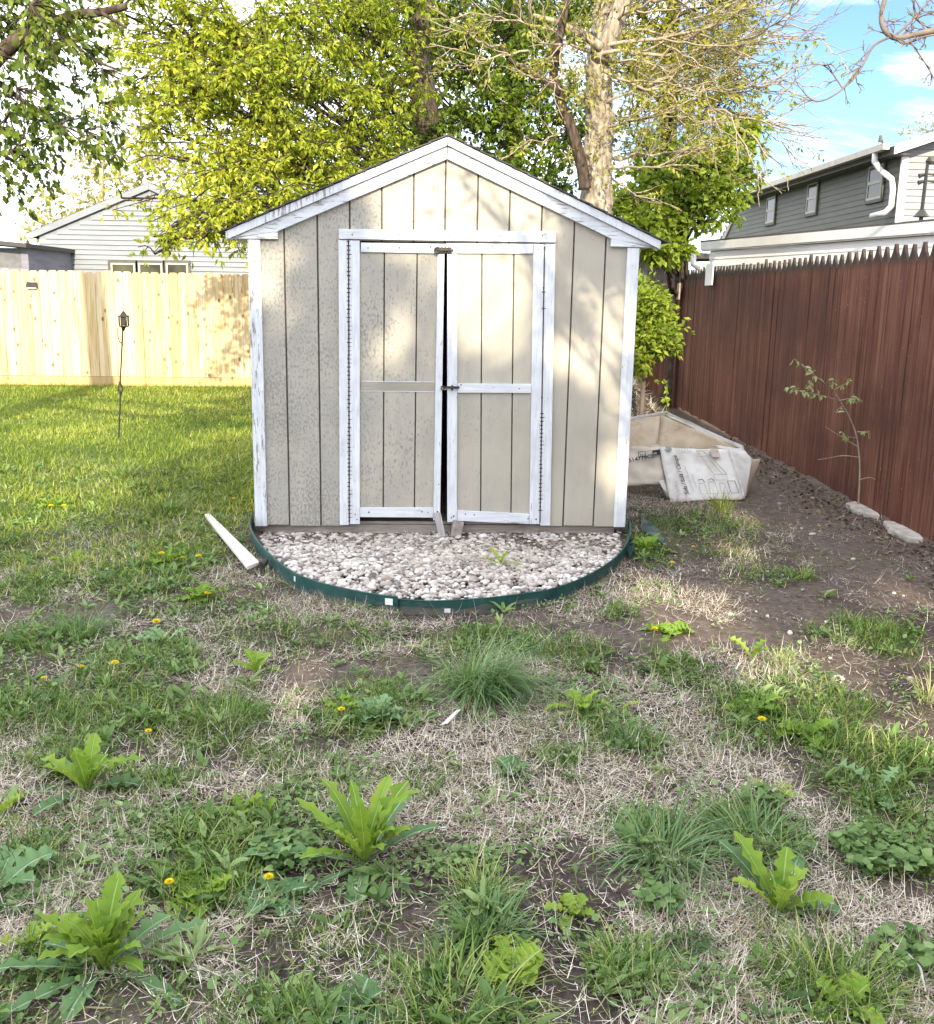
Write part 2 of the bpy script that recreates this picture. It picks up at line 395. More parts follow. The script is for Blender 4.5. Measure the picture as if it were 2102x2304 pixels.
sc.cycles.max_bounces = 6; sc.cycles.transparent_max_bounces = 4; sc.cycles.use_denoising = True
sc.cycles.diffuse_bounces = 3; sc.cycles.glossy_bounces = 2; sc.cycles.transmission_bounces = 3

# ------------------------------------------------------------------ ground
SHED = np.array([-.167, 6.67]); SYAW = R(4.0)
EDGE = [(-1.462, 6.72), (-1.40, 6.35), (-1.225, 5.861), (-.926, 5.285), (-.629, 5.023), (-.341, 4.90), (-.093, 4.895), (.222, 4.986), (.531, 5.185), (.85, 5.70), (1.041, 6.278), (1.13, 6.85)]
def smooth_path(P, n=6):
    P = np.array(P, float); out = []
    for i in range(len(P) - 1):
        p0, p1, p2, p3 = P[max(i - 1, 0)], P[i], P[i + 1], P[min(i + 2, len(P) - 1)]
        for t in np.arange(n) / n:
            out.append(.5 * ((2 * p1) + (-p0 + p2) * t + (2 * p0 - 5 * p1 + 4 * p2 - p3) * t * t + (-p0 + 3 * p1 - 3 * p2 + p3) * t ** 3))
    out.append(P[-1]); return np.array(out)
EP = smooth_path(EDGE)
BED = np.vstack([EP, [[1.15, 7.2], [-1.45, 7.1]]])
def inpoly(x, y, P):
    x = np.asarray(x, float); y = np.asarray(y, float)
    r = np.zeros(x.shape, bool); j = len(P) - 1
    for i in range(len(P)):
        c = ((P[i, 1] > y) != (P[j, 1] > y)) & (x < (P[j, 0] - P[i, 0]) * (y - P[i, 1]) / (P[j, 1] - P[i, 1] + 1e-12) + P[i, 0])
        r ^= c; j = i
    return r
def inshed(x, y, m=0.0):
    c, s = math.cos(SYAW), math.sin(SYAW); dx = x - SHED[0]; dy = y - SHED[1]
    u = dx * c + dy * s; v = -dx * s + dy * c
    return (np.abs(u) < 1.27 + m) & (v > -m) & (v < 2.5 + m)
def gz(x, y):
    x = np.asarray(x, float); y = np.asarray(y, float)
    near = sstep(14, 9, np.abs(y - 4))
    return near * (.030 * (fbm(x, y, 1.3, 3) - .5) + .022 * (fbm(x, y, 6, 9) - .5) + .014 * (fbm(x, y, 21, 5, 2) - .5)) - .004
def lawn_f(x, y):
    n = fbm(x, y, .9, 21) - .5
    return sstep(-.9, -1.9, x + 1.4 * n - .10 * (y - 8)) * sstep(4.6, 7.4, y + 2.6 * n) + sstep(11, 12.5, y) * sstep(3.2, 2.2, x) * .4 + sstep(19, 22, y)
def dirt_f(x, y):
    n = fbm(x, y, 1.1, 33) - .5
    a = sstep(1.75, 2.45, x + 1.1 * n) * sstep(4.6, 5.9, y + 1.2 * n + .25 * (x - 2.5)) * sstep(18, 14, y)
    b = sstep(.56, .70, fbm(x, y, 1.5, 44)) * sstep(7, 5.5, y)
    return np.clip(np.maximum(a, b), 0, 1)
gx = np.unique(np.concatenate([np.arange(-4.6, 4.6, .06), np.linspace(-9, 9, 60), 9 * 1.35 ** np.arange(1, 14), -9 * 1.35 ** np.arange(1, 14)]))
gy = np.unique(np.concatenate([np.arange(.6, 11, .06), np.linspace(11, 24, 50), 24 * 1.3 ** np.arange(1, 13), -np.concatenate([np.linspace(0, 20, 15), 20 * 1.5 ** np.arange(1, 8)])]))
X, Y = np.meshgrid(gx, gy); Z = gz(X, Y)
nx, ny = len(gx), len(gy)
idx = np.arange(nx * ny).reshape(ny, nx)
quads = np.stack([idx[:-1, :-1], idx[:-1, 1:], idx[1:, 1:], idx[1:, :-1]], -1).reshape(-1, 4)
g = npmesh('ground', np.stack([X, Y, Z], -1).reshape(-1, 3), [quads], MT['ground'], {'lawn': np.clip(lawn_f(X, Y), 0, 1).ravel(), 'dirt': dirt_f(X, Y).ravel()}, True)
tag(g, 'worn back garden soil with bare patches and a dirt path along the red fence', 'ground', kind='structure')
#PART2
# ------------------------------------------------------------------ the shed
shed = empty('garden_shed', (SHED[0], SHED[1], 0), SYAW, 'small beige gable shed with white peeling trim and double doors', 'shed')
PEAK, SL = 2.44, .4335                     # underside of the rake at the ridge, roof slope
def rz_(u): return PEAK - abs(u) * SL      # height of the rake's lower edge
def plank_wall(mb, edges, z0f, z1f, v0, v1, gap=.0055):
    for a, b in zip(edges[:-1], edges[1:]):
        a2, b2 = a + gap, b - gap
        cuts = [a2] + [c for c in (0.0,) if a2 < c < b2] + [b2]
        top = [(q, v0, z1f(q)) for q in reversed(cuts)]
        mb.prism([(a2, v0, z0f((a + b) / 2)), (b2, v0, z0f((a + b) / 2))] + top, (0, v1 - v0, 0))
grooves = [-1.25, -1.034, -.823, -.617, -.413, -.21, -.008, .200, .407, .617, .832, 1.043, 1.25]
OP0, OP1, OPT = -.652, .69, 1.93
lowz = {0: .055, 1: .050, 2: .052}
mb = MB()
for a, b in zip(grooves[:-1], grooves[1:]):
    segs = []
    a2, b2 = a + .0055, b - .0055
    cuts = [q for q in (0.0,) if a2 < q < b2]
    top = [(q, 0, rz_(q) + .04) for q in [b2] + cuts + [a2]]
    if b <= OP0 or a >= OP1: bot = [(a2, 0, .055 + .006 * math.sin(a * 9)), (b2, 0, .055 + .006 * math.sin(a * 9))]
    elif a < OP0: bot = [(a2, 0, .055), (OP0, 0, .055), (OP0, 0, OPT), (b2, 0, OPT)]
    elif b > OP1: bot = [(a2, 0, OPT), (OP1, 0, OPT), (OP1, 0, .058), (b2, 0, .058)]
    else: bot = [(a2, 0, OPT), (b2, 0, OPT)]
    mb.prism(bot + top, (0, .012, 0))
fwall = mb.build('front_wall', MT['siding'], shed, bevel=.0015)
mb = MB()
mb.prism([(-1.24, .0125, .07), (OP0, .0125, .07), (OP0, .0125, OPT), (OP1, .0125, OPT), (OP1, .0125, .07), (1.24, .0125, .07), (1.24, .0125, rz_(1.24)), (0, .0125, PEAK), (-1.24, .0125, rz_(1.24))], (0, .01, 0))
mb.build('groove_backing', MT['groove'], shed)
for s in (-1, 1):
    mb = MB(); mb.box(min(s * 1.25, s * 1.235), max(s * 1.25, s * 1.235), .024, 2.46, .055, 1.92); mb.build('side_wall', MT['siding'], shed)
mb = MB(); mb.prism([(-1.25, 2.462, .055), (1.25, 2.462, .055), (1.25, 2.462, rz_(1.25)), (0, 2.462, PEAK), (-1.25, 2.462, rz_(1.25))], (0, .012, 0))
mb.build('back_wall', MT['siding'], shed)
mb = MB(); mb.box(-1.235, 1.235, .03, 2.45, .062, .08); mb.build('floor_deck', MT['oldwood'], shed)
mb = MB()
for v in (.035, 1.1, 2.3): mb.box(-1.22, 1.2, v, v + .09, -.03, .056)
mb.build('floor_beam', MT['oldwood'], shed, bevel=.004)
# roof
for s in (-1, 1):
    mb = MB()
    def P(u, v, dz): return (s * u, v, PEAK - u * SL + dz)
    n = 14
    # courses of shingles, each a little proud of the one below
    for i in range(n):
        u0, u1 = 1.425 * i / n, 1.425 * (i + 1) / n + .02
        t0, t1 = .142, .150
        mb.prism([P(u0, -.062, t0), P(u1, -.062, t1), P(u1, -.062, t1 - .008), P(u0, -.062, t0 - .008)], (0, 2.63, 0))
    mb.build('roof_shingles', MT['shingle'], shed)
    mb = MB(); mb.prism([P(0, -.03, .133), P(1.40, -.03, .133), P(1.40, -.03, .119), P(0, -.03, .119)], (0, 2.56, 0))
    mb.build('roof_deck', MT['oldwood'], shed)
    # upper drip board, lower rake board, boxed return
    mb = MB(); mb.prism([P(0.0015, -.050, .132), P(1.395, -.050, .132), P(1.392, -.050, .079), P(0.0015, -.050, .079)], (0, .047, 0))
    mb.build('drip_board', MT['trim'] if s > 0 else MT['trim_peel'], shed, bevel=.002)
    mb = MB(); mb.prism([P(0.0015, -.030, .0775), P(1.388, -.030, .0775), (s * 1.385, -.030, 1.925), (s * 1.07, -.030, 1.927), P(1.07, -.030, 0), P(0.0015, -.030, 0)], (0, .027, 0))
    mb.build('rake_board', MT['trim_peelh'], shed, bevel=.002)
    mb = MB(); mb.box(s * 1.25, s * 1.37, -.002, 2.46, 1.930, 1.942); mb.build('soffit', MT['trim'], shed)
    mb = MB()
    def sh(p): return p
    mb.box(min(s * 1.183, s * 1.262), max(s * 1.183, s * 1.262), -.022, -.001, .055, 1.922)
    mb.box(min(s * 1.2515, s * 1.262), max(s * 1.2515, s * 1.262), 0, .07, .055, 1.922)
    mb.build('corner_board', MT['trim_peel'] if s < 0 else MT['trim'], shed, bevel=.002)
# door casing
mb = MB(); mb.prism([(-.686, -.028, 1.937), (.709, -.028, 1.944), (.709, -.028, 2.014), (.2, -.028, 2.006), (-.2, -.028, 2.004), (-.686, -.028, 1.998)], (0, .026, 0))
mb.build('door_header', MT['trimh'], shed, bevel=.002)
def shear(k_, z0=1.93): return lambda p: (p[0] + k_ * (z0 - p[2]), p[1], p[2])
mb = MB(); mb.box(-.688, -.6275, -.026, -.001, .066, 1.929, shear(-.004)); mb.build('door_jamb', MT['trim'], shed, bevel=.002)
mb = MB(); mb.box(.640, .708, -.026, -.001, .066, 1.935, shear(.017)); mb.build('door_jamb', MT['trim'], shed, bevel=.002)
def hinge(door, u0, k_, zs0, zs1, dense):
    mb = MB(); f = shear(k_)
    mb.box(u0 - .003, u0 + .003, -.030, -.020, zs0, zs1, f)
    z = zs0; i = 0
    while z < zs1:
        if dense(z):
            wl, wr = random.uniform(.006, .013), random.uniform(.004, .012)
            mb.box(u0 - wl, u0 + wr, -.0285, -.0262, z, z + .007, f)
            if random.random() < .4: mb.box(u0 + wr, u0 + wr + .012, -.0275, -.0261, z + .002, z + .0045, f)
        z += .0265
    return mb.build('piano_hinge', MT['rust'], door)
def door(name, label, u0, u1, zb0, zb1, k_, gr, side):
    """one door leaf with its panel, stiles and rails"""
    d = bpy.data.objects.new(name, None); COL.objects.link(d); d.parent = shed; d['label'] = label
    f = shear(k_)
    mb = MB(); es = [u0 + .004] + gr + [u1 - .004]
    for a, b in zip(es[:-1], es[1:]):
        mb.box(a + .0045, b - .0045, -.010, .004, max(zb0, zb1) + .03, 1.88, f)
    mb.build('panel', MT['siding'], d, bevel=.0015)
    mb = MB(); mb.box(u0 + .01, u1 - .01, .0045, .012, .14, 1.88, f); mb.build('panel_backing', MT['groove'], d)
    return d, f
dl, fl = door('door', 'left door with a bare band where its middle rail came off', -.6205, -.010, .122, .118, -.004, [-.396, -.185], -1)
def board(d, nm, pts, y0, y1, mt, f, bev=.002):
    mb = MB(); pts = [f((p[0], y0, p[1])) for p in pts]
    mb.prism(pts, (0, y1 - y0, 0)); return mb.build(nm, MT[mt], d, bevel=bev)
idt = lambda p: p
board(dl, 'stile', [(-.6205, .072), (-.553, .072), (-.553, 1.929), (-.6205, 1.929)], -.026, -.0105, 'trim', fl)
board(dl, 'stile', [(-.056, .100), (-.010, .100), (-.010, 1.857), (-.053, 1.857)], -.027, -.0105, 'trim', fl)
board(dl, 'top_rail', [(-.546, 1.859), (-.006, 1.860), (-.006, 1.921), (-.546, 1.917)], -.026, -.0105, 'trimh', fl)
board(dl, 'bottom_rail', [(-.5515, .121), (-.0575, .119), (-.0575, .188), (-.5515, .186)], -.026, -.0105, 'trimh', fl)
board(dl, 'bare_band', [(-.545, .973), (-.060, .973), (-.060, 1.033), (-.545, 1.033)], -.0115, -.0095, 'bare', fl, 0)
board(dl, 'paint_ridge', [(-.545, 1.033), (-.060, 1.0335), (-.060, 1.0375), (-.545, 1.037)], -.0135, -.0095, 'trimh', fl, 0)
board(dl, 'paint_ridge', [(-.545, .9685), (-.060, .969), (-.060, .973), (-.545, .9725)], -.0135, -.0095, 'trimh', fl, 0)
hinge(dl, -.624, -.004, .09, 1.925, lambda z: True)
dr, fr = door('door', 'right door with its middle rail and hasp in place', .0065, .634, .10, .078, .016, [.232, .440], 1)
f0 = shear(.014)
board(dr, 'stile', [(.0065, .088), (.0725, .088), (.0725, 1.859), (.0065, 1.859)], -.026, -.0105, 'trim', f0)
board(dr, 'stile', [(.565, .076), (.6335, .076), (.6335, 1.932), (.565, 1.932)], -.026, -.0105, 'trim', shear(.017))
board(dr, 'top_rail', [(-.003, 1.862), (.562, 1.872), (.562, 1.932), (-.003, 1.924)], -.026, -.0105, 'trimh', idt)
board(dr, 'bottom_rail', [(.100, .097), (.594, .076), (.594, .146), (.100, .170)], -.026, -.0105, 'trimh', idt)
board(dr, 'middle_rail', [(.088, .968), (.579, .972), (.579, 1.031), (.088, 1.028)], -.027, -.0105, 'trimh', idt)
hinge(dr, .637, .017, .09, 1.92, lambda z: .15 < z < .84 or random.random() < .12)
# nail heads
for d, pts in ((dl, [(-.59, .14), (-.58, .105), (-.50, .155), (-.14, .16), (-.10, .155), (-.035, .16), (-.03, .14), (-.30, 1.89), (-.50, 1.885), (-.1, 1.90), (-.03, .35)]),
               (dr, [(.05, .13), (.13, .145), (.19, .14), (.56, .115), (.615, .11), (.035, .12), (.5, 1.0), (.11, 1.02), (.3, 1.91), (.6, 1.90)])):
    for u, z in pts:
        mb = MB()
        u2 = u + (.014 * (1.93 - z) if d is dr and z < 1 else 0)
        q = np.linspace(0, 2 * math.pi, 9)[:-1]; r_ = random.uniform(.004, .0065)
        mb.prism([(u2 + r_ * math.cos(a), -.0275, z + r_ * math.sin(a)) for a in q], (0, .003, 0))
        mb.build('nail_head', MT['rust'], d)
# top latch (rusty barrel bolt) and the hasp
mb = MB()
mb.box(-.055, .030, -.031, -.0275, 1.862, 1.898)
mb.tube([(-.075, -.038, 1.885), (-.02, -.040, 1.880), (.045, -.040, 1.882)], [.009, .008, .007], 8)
for u in (-.05, -.028, -.006, .016, .03): mb.tube([(u, -.036, 1.862), (u + .003, -.046, 1.88), (u, -.036, 1.9)], .005, 6)
q = np.linspace(0, 2 * math.pi, 13); mb.tube([(-.058 + .018 * math.cos(a), -.044, 1.879 + .017 * math.sin(a)) for a in q], .005, 6)
mb.build('barrel_bolt', MT['rust'], dl)
mb = MB()
mb.box(.012, .098, -.0315, -.0275, .995, 1.011); mb.tube([(-.012, -.036, 1.002), (.03, -.042, 1.003), (.10, -.036, 1.005)], [.007, .006, .006], 8)
q = np.linspace(0, 2 * math.pi, 11); mb.tube([(-.012 + .010 * math.cos(a), -.042, .999 + .014 * math.sin(a)) for a in q], .0045, 6)
mb.tube([(.05, -.04, .985), (.052, -.046, 1.0), (.05, -.04, 1.018)], .006, 6)
mb.build('hasp', MT['blackmetal'], dr)
for u, z in [(.02, 1.975), (.35, 1.978), (.62, 1.985), (-.6, 1.965), (-.3, 1.97)]:
    q = np.linspace(0, 2 * math.pi, 9)[:-1]; MB().prism([(u + .005 * math.cos(a), -.0295, z + .005 * math.sin(a)) for a in q], (0, .003, 0)).build('nail_head', MT['rust'], shed)

def SL2W(u, v, z):
    c, s = math.cos(SYAW), math.sin(SYAW)
    return np.array([SHED[0] + u * c - v * s, SHED[1] + u * s + v * c, z])
# the wedges under the doors
e = MB()
e.prism([(-.024, -.02, 0), (.024, -.02, 0), (.027, -.02, .165), (-.022, -.02, .175)], (0, .035, 0))
o = e.build('wood_wedge', MT['greywood'], None, bevel=.003); o.location = SL2W(-.002, -.075, -.005); o.rotation_euler = (R(-14), R(-14), SYAW)
tag(o, 'grey splintered wood stick propped under the left shed door', 'wedge')
e = MB(); e.box(-.036, .036, -.03, .03, 0, .115)
o = e.build('brick_wedge', MT['brick'], None, bevel=.006); o.location = SL2W(.085, -.060, -.01); o.rotation_euler = (R(-12), R(13), SYAW + .1)
tag(o, 'short grey brown brick piece wedged under the right shed door', 'brick')

# ------------------------------------------------------------------ gravel bed and edging
def strip(name, P, z0, z1, th, label, mt='edging', lean=0.0, lip=True):
    P = np.array(P); n = len(P); T = np.gradient(P, axis=0); T /= np.linalg.norm(T, axis=1)[:, None]; N = np.stack([T[:, 1], -T[:, 0]], 1)
    z1 = np.broadcast_to(z1, n) if not np.isscalar(z1) else np.full(n, z1); z0 = np.broadcast_to(z0, n)
    V = []
    prof = [(.5 * th, 0), (.5 * th, 1), (-.5 * th, 1), (-.5 * th, 0)]
    for i in range(n):
        for a, b in prof:
            q = P[i] + N[i] * (a + lean * b * .03); V.append((q[0], q[1], z0[i] * (1 - b) + z1[i] * b))
    m = len(prof); Fq = [(i * m + k, i * m + (k + 1) % m, (i + 1) * m + (k + 1) % m, (i + 1) * m + k) for i in range(n - 1) for k in range(m)]
    mb = MB(); mb.add(V, Fq + [tuple(range(m)), tuple(range((n - 1) * m + m - 1, (n - 1) * m - 1, -1))])
    if lip:
        top = [(P[i][0] + N[i][0] * lean * .03, P[i][1] + N[i][1] * lean * .03, z1[i]) for i in range(n)]
        mb.tube(top, .0045, 5)
    o = mb.build(name, MT[mt]); tag(o, label, 'edging', 'green edging strips round the gravel'); return o
iseam = int(np.argmin(np.abs(EP[:, 0] + .335)))
zl = np.interp(np.arange(iseam + 1), [0, iseam * .4, iseam], [.12, .098, .088])
PL = EP[:iseam + 1]; PR = EP[iseam - 2:] + np.array([0, .012])
edL = strip('lawn_edging', PL, -.03, zl, .004, 'dark green edging strip curving round the left side of the gravel bed', lean=.4)
zr = np.interp(np.arange(len(PR)), [0, 6, len(PR) * .7, len(PR) - 1], [.075, .070, .088, .10])
edR = strip('lawn_edging', PR, -.03, zr, .004, 'dark green edging strip curving round the right side of the gravel bed', lean=.4)
def sticker(par, P, i, zc, wd, ht, out=.006, lean=.4):
    t = P[min(i + 1, len(P) - 1)] - P[i - 1]; t = t / np.linalg.norm(t); n = np.array([t[1], -t[0]])
    c = P[i] + n * (out + lean * .03 * .6); mb = MB()
    a, b = c - t * wd / 2, c + t * wd / 2
    mb.prism([(a[0], a[1], zc - ht / 2), (b[0], b[1], zc - ht / 2), (b[0], b[1], zc + ht / 2), (a[0], a[1], zc + ht / 2)], (n[0] * .001, n[1] * .001, 0))
    return mb.build('sticker', MT['sticker'], par)
sticker(edL, PL, len(PL) - 2, .058, .042, .034)
iq = int(np.argmin(np.abs(PL[:, 0] + .93))); sticker(edL, PL, iq, .062, .018, .028)
iq = int(np.argmin(np.abs(PR[:, 0] + .093))); sticker(edR, PR, iq, .018, .032, .022)
# end stake of the edging
mb = MB(); p = GR(515, 1128); mb.tube([(p[0], p[1], .0), (p[0] + .01, p[1], .06), (p[0] + .03, p[1] + .02, .075)], [.022, .026, .012], 7)
mb.tube([(p[0] - .02, p[1] + .03, .03), (p[0] + .03, p[1] - .03, .02)], [.016, .013], 6)
tag(mb.build('edging_stake', MT['blackmetal'], None), 'black plastic stake lying at the lower end of the plank', 'stake')
# torn scrap of edging on the right of the shed
mb = MB()
pts = [GR(1262, 1022), GR(1288, 1040), GR(1308, 1062), GR(1305, 1078), GR(1282, 1066), GR(1262, 1044)]
mb.prism([(q[0], q[1], .02 + .015 * math.sin(i * 2.1)) for i, q in enumerate(pts)], (0, 0, .006))
pts = [GR(1236, 1062), GR(1250, 1088), GR(1240, 1108), GR(1230, 1080)]
mb.prism([(q[0], q[1], .03 + .02 * math.sin(i * 1.7)) for i, q in enumerate(pts)], (0, 0, .006))
tag(mb.build('edging_scrap', MT['edging'], None), 'torn flat scrap of green edging lying beside the right shed corner', 'edging scrap')
# gravel
N = 7800
px = rng.uniform(-1.5, 1.2, N * 3); py = rng.uniform(4.85, 6.85, N * 3)
ok = inpoly(px, py, (EP - [-.15, 6.6]) * .958 + [-.15, 6.6]) & ~inshed(px, py, -.05)
# keep apart a little
px, py = px[ok], py[ok]
cell = {}; keep = []
for i in range(len(px)):
    kx, ky = int(px[i] / .021), int(py[i] / .021)
    if (kx, ky) in cell: continue
    cell[(kx, ky)] = 1; keep.append(i)
px, py = px[keep], py[keep]
bare = fbm(px, py, 1.9, 71) + .25 * np.exp(-((px - .15) ** 2 + (py - 6.25) ** 2) / .12)
keep = rng.random(len(px)) < sstep(.98, .66, bare); px, py = px[keep], py[keep]
n = len(px)
bm = bmesh.new(); bmesh.ops.create_icosphere(bm, subdivisions=2, radius=1.0)
IV = np.array([v.co[:] for v in bm.verts]); IF = np.array([[v.index for v in f.verts] for f in bm.faces]); bm.free()
def bedz(x, y): return -.012 + .066 * sstep(6.55, 5.2, y)
def pebbles(name, px, py, pz, size, mat, parent=None):
    n = len(px)
    S = np.stack([size * rng.uniform(.85, 1.35, n), size * rng.uniform(.65, 1.0, n), size * rng.uniform(.45, .75, n)], 1)
    V = IV[None] * (1 + .10 * np.sin(IV[None, :, [1, 2, 0]] * rng.uniform(1, 3, (n, 1, 3)) + rng.uniform(0, 6, (n, 1, 3)))) * S[:, None, :]
    a = rng.uniform(0, 2 * math.pi, n); t = rng.normal(0, .35, n)
    ca, sa, ct, st_ = np.cos(a)[:, None], np.sin(a)[:, None], np.cos(t)[:, None], np.sin(t)[:, None]
    x, y, z = V[..., 0], V[..., 1], V[..., 2]
    y, z = y * ct - z * st_, y * st_ + z * ct
    x, y = x * ca - y * sa, x * sa + y * ca
    W_ = np.stack([x + px[:, None], y + py[:, None], z + pz[:, None]], -1)
    Fi = (IF[None] + (np.arange(n) * len(IV))[:, None, None]).reshape(-1, 3)
    col = np.repeat(np.clip(rng.normal(.50, .26, n), 0, 1), len(IV))
    return npmesh(name, W_.reshape(-1, 3), [Fi], mat, {'v': col}, True, parent)
gv = pebbles('gravel', px, py, bedz(px, py) + rng.uniform(-.012, .012, n), rng.uniform(.0095, .0215, n) * np.where(rng.random(n) < .10, 1.45, 1), MT['pebble'])
tag(gv, 'pale rounded river gravel filling the half round bed before the shed', 'gravel', kind='stuff')
bp = np.array([p for p in EP] + [SL2W(1.25, .3, 0)[:2], SL2W(-1.25, .3, 0)[:2]])
mb = MB(); c0 = bp.mean(0)
vs = [(c0[0], c0[1], .012)] + [(c0[0] + (q[0] - c0[0]) * .985, c0[1] + (q[1] - c0[1]) * .985, float(bedz(q[0], q[1])) - .006) for q in bp]
mb.add(vs, [(0, i, i + 1) for i in range(1, len(bp))] + [(0, len(bp), 1)])
tag(mb.build('gravel_bed', MT['ground']), 'earth bed under the gravel', 'ground', kind='structure')

# ------------------------------------------------------------------ plank on the left
a, b, c, d = GR(403, 1018, .03), GR(413, 1016, .03), GR(511, 1113, .03), GR(487, 1122, .03)
mb = MB(); mb.prism([a, b, c, d], (0, 0, .022))
o = mb.build('plank', MT['plank'], None, bevel=.002); tag(o, 'pale bare plank lying slanted on the grass left of the gravel', 'plank')

# ------------------------------------------------------------------ cardboard box
bx = empty('cardboard_box', (1.75, 8.2, 0), 0, 'crushed open cardboard carton with printed white panel beside the shed', 'box')
B0 = np.array([1.75, 8.2, 0.0])
def D(px_, py_): return px_ / K, py_ / K
def atp(px_, py_, Y): return AT(px_ / K, py_ / K, Y) - B0
def panel(nm, pts, mt, th=.007, sub=5, dent=.012, seed=0, parent=bx):
    """quad or polygon as a dented sheet with thickness"""
    if len(pts) == 4:
        n = 14; P4 = [np.array(p) for p in pts]; V = []; nn = np.cross(P4[1] - P4[0], P4[3] - P4[0]); nn /= np.linalg.norm(nn)
        if nn[1] > 0: nn = -nn
        for j in range(n + 1):
            for i in range(n + 1):
                s_, t_ = i / n, j / n
                q = (P4[0] * (1 - s_) + P4[1] * s_) * (1 - t_) + (P4[3] * (1 - s_) + P4[2] * s_) * t_
                dn = (fbm(np.array([s_ * 3 + seed]), np.array([t_ * 3]), 1.3, seed)[0] - .5) * dent * 2
                V.append(q + nn * dn)
        ix = np.arange((n + 1) ** 2).reshape(n + 1, n + 1)
        Fq = np.stack([ix[:-1, :-1], ix[:-1, 1:], ix[1:, 1:], ix[1:, :-1]], -1).reshape(-1, 4)
        o = npmesh(nm, np.array(V), [Fq], MT[mt], None, True, parent)
    else:
        mb = MB(); mb.add(pts, [tuple(range(len(pts)))]); o = mb.build(nm, MT[mt], parent)
    m = o.modifiers.new('thick', 'SOLIDIFY'); m.thickness = th; m.offset = 1
    return o
TLp, TRp, BRp, BLp = atp(1484, 1006, 8.34), atp(1641, 1012, 8.34), GR(1676 / K, 1122 / K, .012) - B0, GR(1509 / K, 1128 / K, .012) - B0
front = panel('printed_panel', [TLp, TRp, BRp, BLp], 'cardw', dent=.024, seed=2)
LFa, LFb, LFc, LFd = atp(1400, 1006, 8.44), atp(1487, 1003, 8.36), atp(1504, 1086, 8.12), atp(1400, 1094, 8.20)
panel('side_flap', [LFa, LFb, LFc, LFd], 'cardmid', dent=.03, seed=5)
IA, IB, IC, ID = atp(1400, 941, 9.0), atp(1487, 934, 9.05), atp(1476, 1000, 8.75), atp(1400, 1012, 8.7)
panel('back_panel', [IA, IB, IC - np.array([0, 0, .25]), ID - np.array([0, 0, .25])], 'card', dent=.03, seed=8)
J1, J2, J3, J4 = atp(1487, 932, 9.05), atp(1672, 1012, 8.5), atp(1640, 1040, 8.46) - np.array([0, 0, .2]), atp(1476, 1000, 8.75) - np.array([0, 0, .25])
panel('inner_panel', [J1, J2, J3, J4], 'card', dent=.03, seed=11)
K1, K2, K3, K4 = atp(1600, 1000, 8.52), atp(1672, 1009, 8.5), atp(1694, 1034, 8.42), atp(1641, 1013, 8.345)
panel('fold_flap', [K1, K2, K3, K4], 'cardw', dent=.01, seed=3)
S1, S2, S3, S4 = TRp + np.array([0, .004, 0]), atp(1712, 1032, 8.52), GR(1679 / K, 1119 / K, .012) - B0 + np.array([.012, .05, 0]), BRp + np.array([.003, .006, 0])
panel('end_panel', [atp(1641, 1013, 8.346), atp(1694, 1032, 8.42), S3, S4], 'cardw', dent=.004, seed=13)
panel('end_flap', [atp(1690, 1034, 8.43), S2, GR(1684 / K, 1114 / K, .012) - B0 + np.array([.03, .12, 0]), S3 + np.array([.003, .003, 0])], 'card', dent=.006, seed=14)
panel('torn_corner', [atp(1482, 1082, 8.10), atp(1500, 1078, 8.13), BLp + np.array([-.002, .01, .02]), GR(1498 / K, 1116 / K, .03) - B0], 'cardw', dent=.01, seed=17)
panel('top_fold', [atp(1478, 1000, 8.43), atp(1500, 1012, 8.36), atp(1486, 1020, 8.33), atp(1462, 1004, 8.41)], 'card', dent=.004, seed=19)
panel('rim_edge', [IA + np.array([0, -.01, 0]), atp(1503, 926, 9.0), atp(1500, 934, 9.02), atp(1400, 946, 8.98)], 'cardw', dent=.004, seed=21)
panel('rim_edge', [atp(1500, 926, 9.04), atp(1672, 1004, 8.49), atp(1674, 1013, 8.48), atp(1500, 936, 9.02)], 'cardw', dent=.006, seed=23)
def text_on(body, O, ex, ey, size, parent, mt='ink', name='printed_text', space=1.0, bold=.0):
    cu = bpy.data.curves.new(name, 'FONT'); cu.body = body; cu.size = size; cu.space_character = space; cu.offset = bold
    t = bpy.data.objects.new(name, cu); COL.objects.link(t)
    dg = bpy.context.evaluated_depsgraph_get(); me = bpy.data.meshes.new_from_object(t.evaluated_get(dg))
    bpy.data.objects.remove(t)
    ex = ex / np.linalg.norm(ex); ez = np.cross(ex, ey); ez /= np.linalg.norm(ez); ey2 = np.cross(ez, ex)
    me.transform(Matrix(((ex[0], ey2[0], ez[0], O[0]), (ex[1], ey2[1], ez[1], O[1]), (ex[2], ey2[2], ez[2], O[2]), (0, 0, 0, 1))))
    me.materials.clear(); return link(name, me, MT[mt], parent)
def onp(Q, s_, t_, off=.016):
    off += .010
    """point on a panel (s across, t down), lifted towards the viewer"""
    q = (Q[0] * (1 - s_) + Q[1] * s_) * (1 - t_) + (Q[3] * (1 - s_) + Q[2] * s_) * t_
    nn = np.cross(Q[1] - Q[0], Q[3] - Q[0]); nn /= np.linalg.norm(nn)
    if nn[1] > 0: nn = -nn
    return q + nn * off
QF = [TLp, TRp, BRp, BLp]
def vtext(body, s_, t0, size, mt='ink', bold=0.0):
    O = onp(QF, s_ - .02 * (1 - t0), t0); e = onp(QF, s_ - .02 - .03, .2); O2 = onp(QF, s_ + .2, t0)
    ex = e - O; ey = -(O2 - O); text_on(body, O, ex, ey, size, front, mt, bold=bold)
vtext('Sofa / Sof\u00e1 / Canap\u00e9', .255, .92, .050, 'ink', .0008)
vtext('514779CL', .145, .93, .036, 'inkgrey')
vtext('Sectional Sofa / Sof\u00e1 seccional', .33, .88, .022, 'inkgrey')
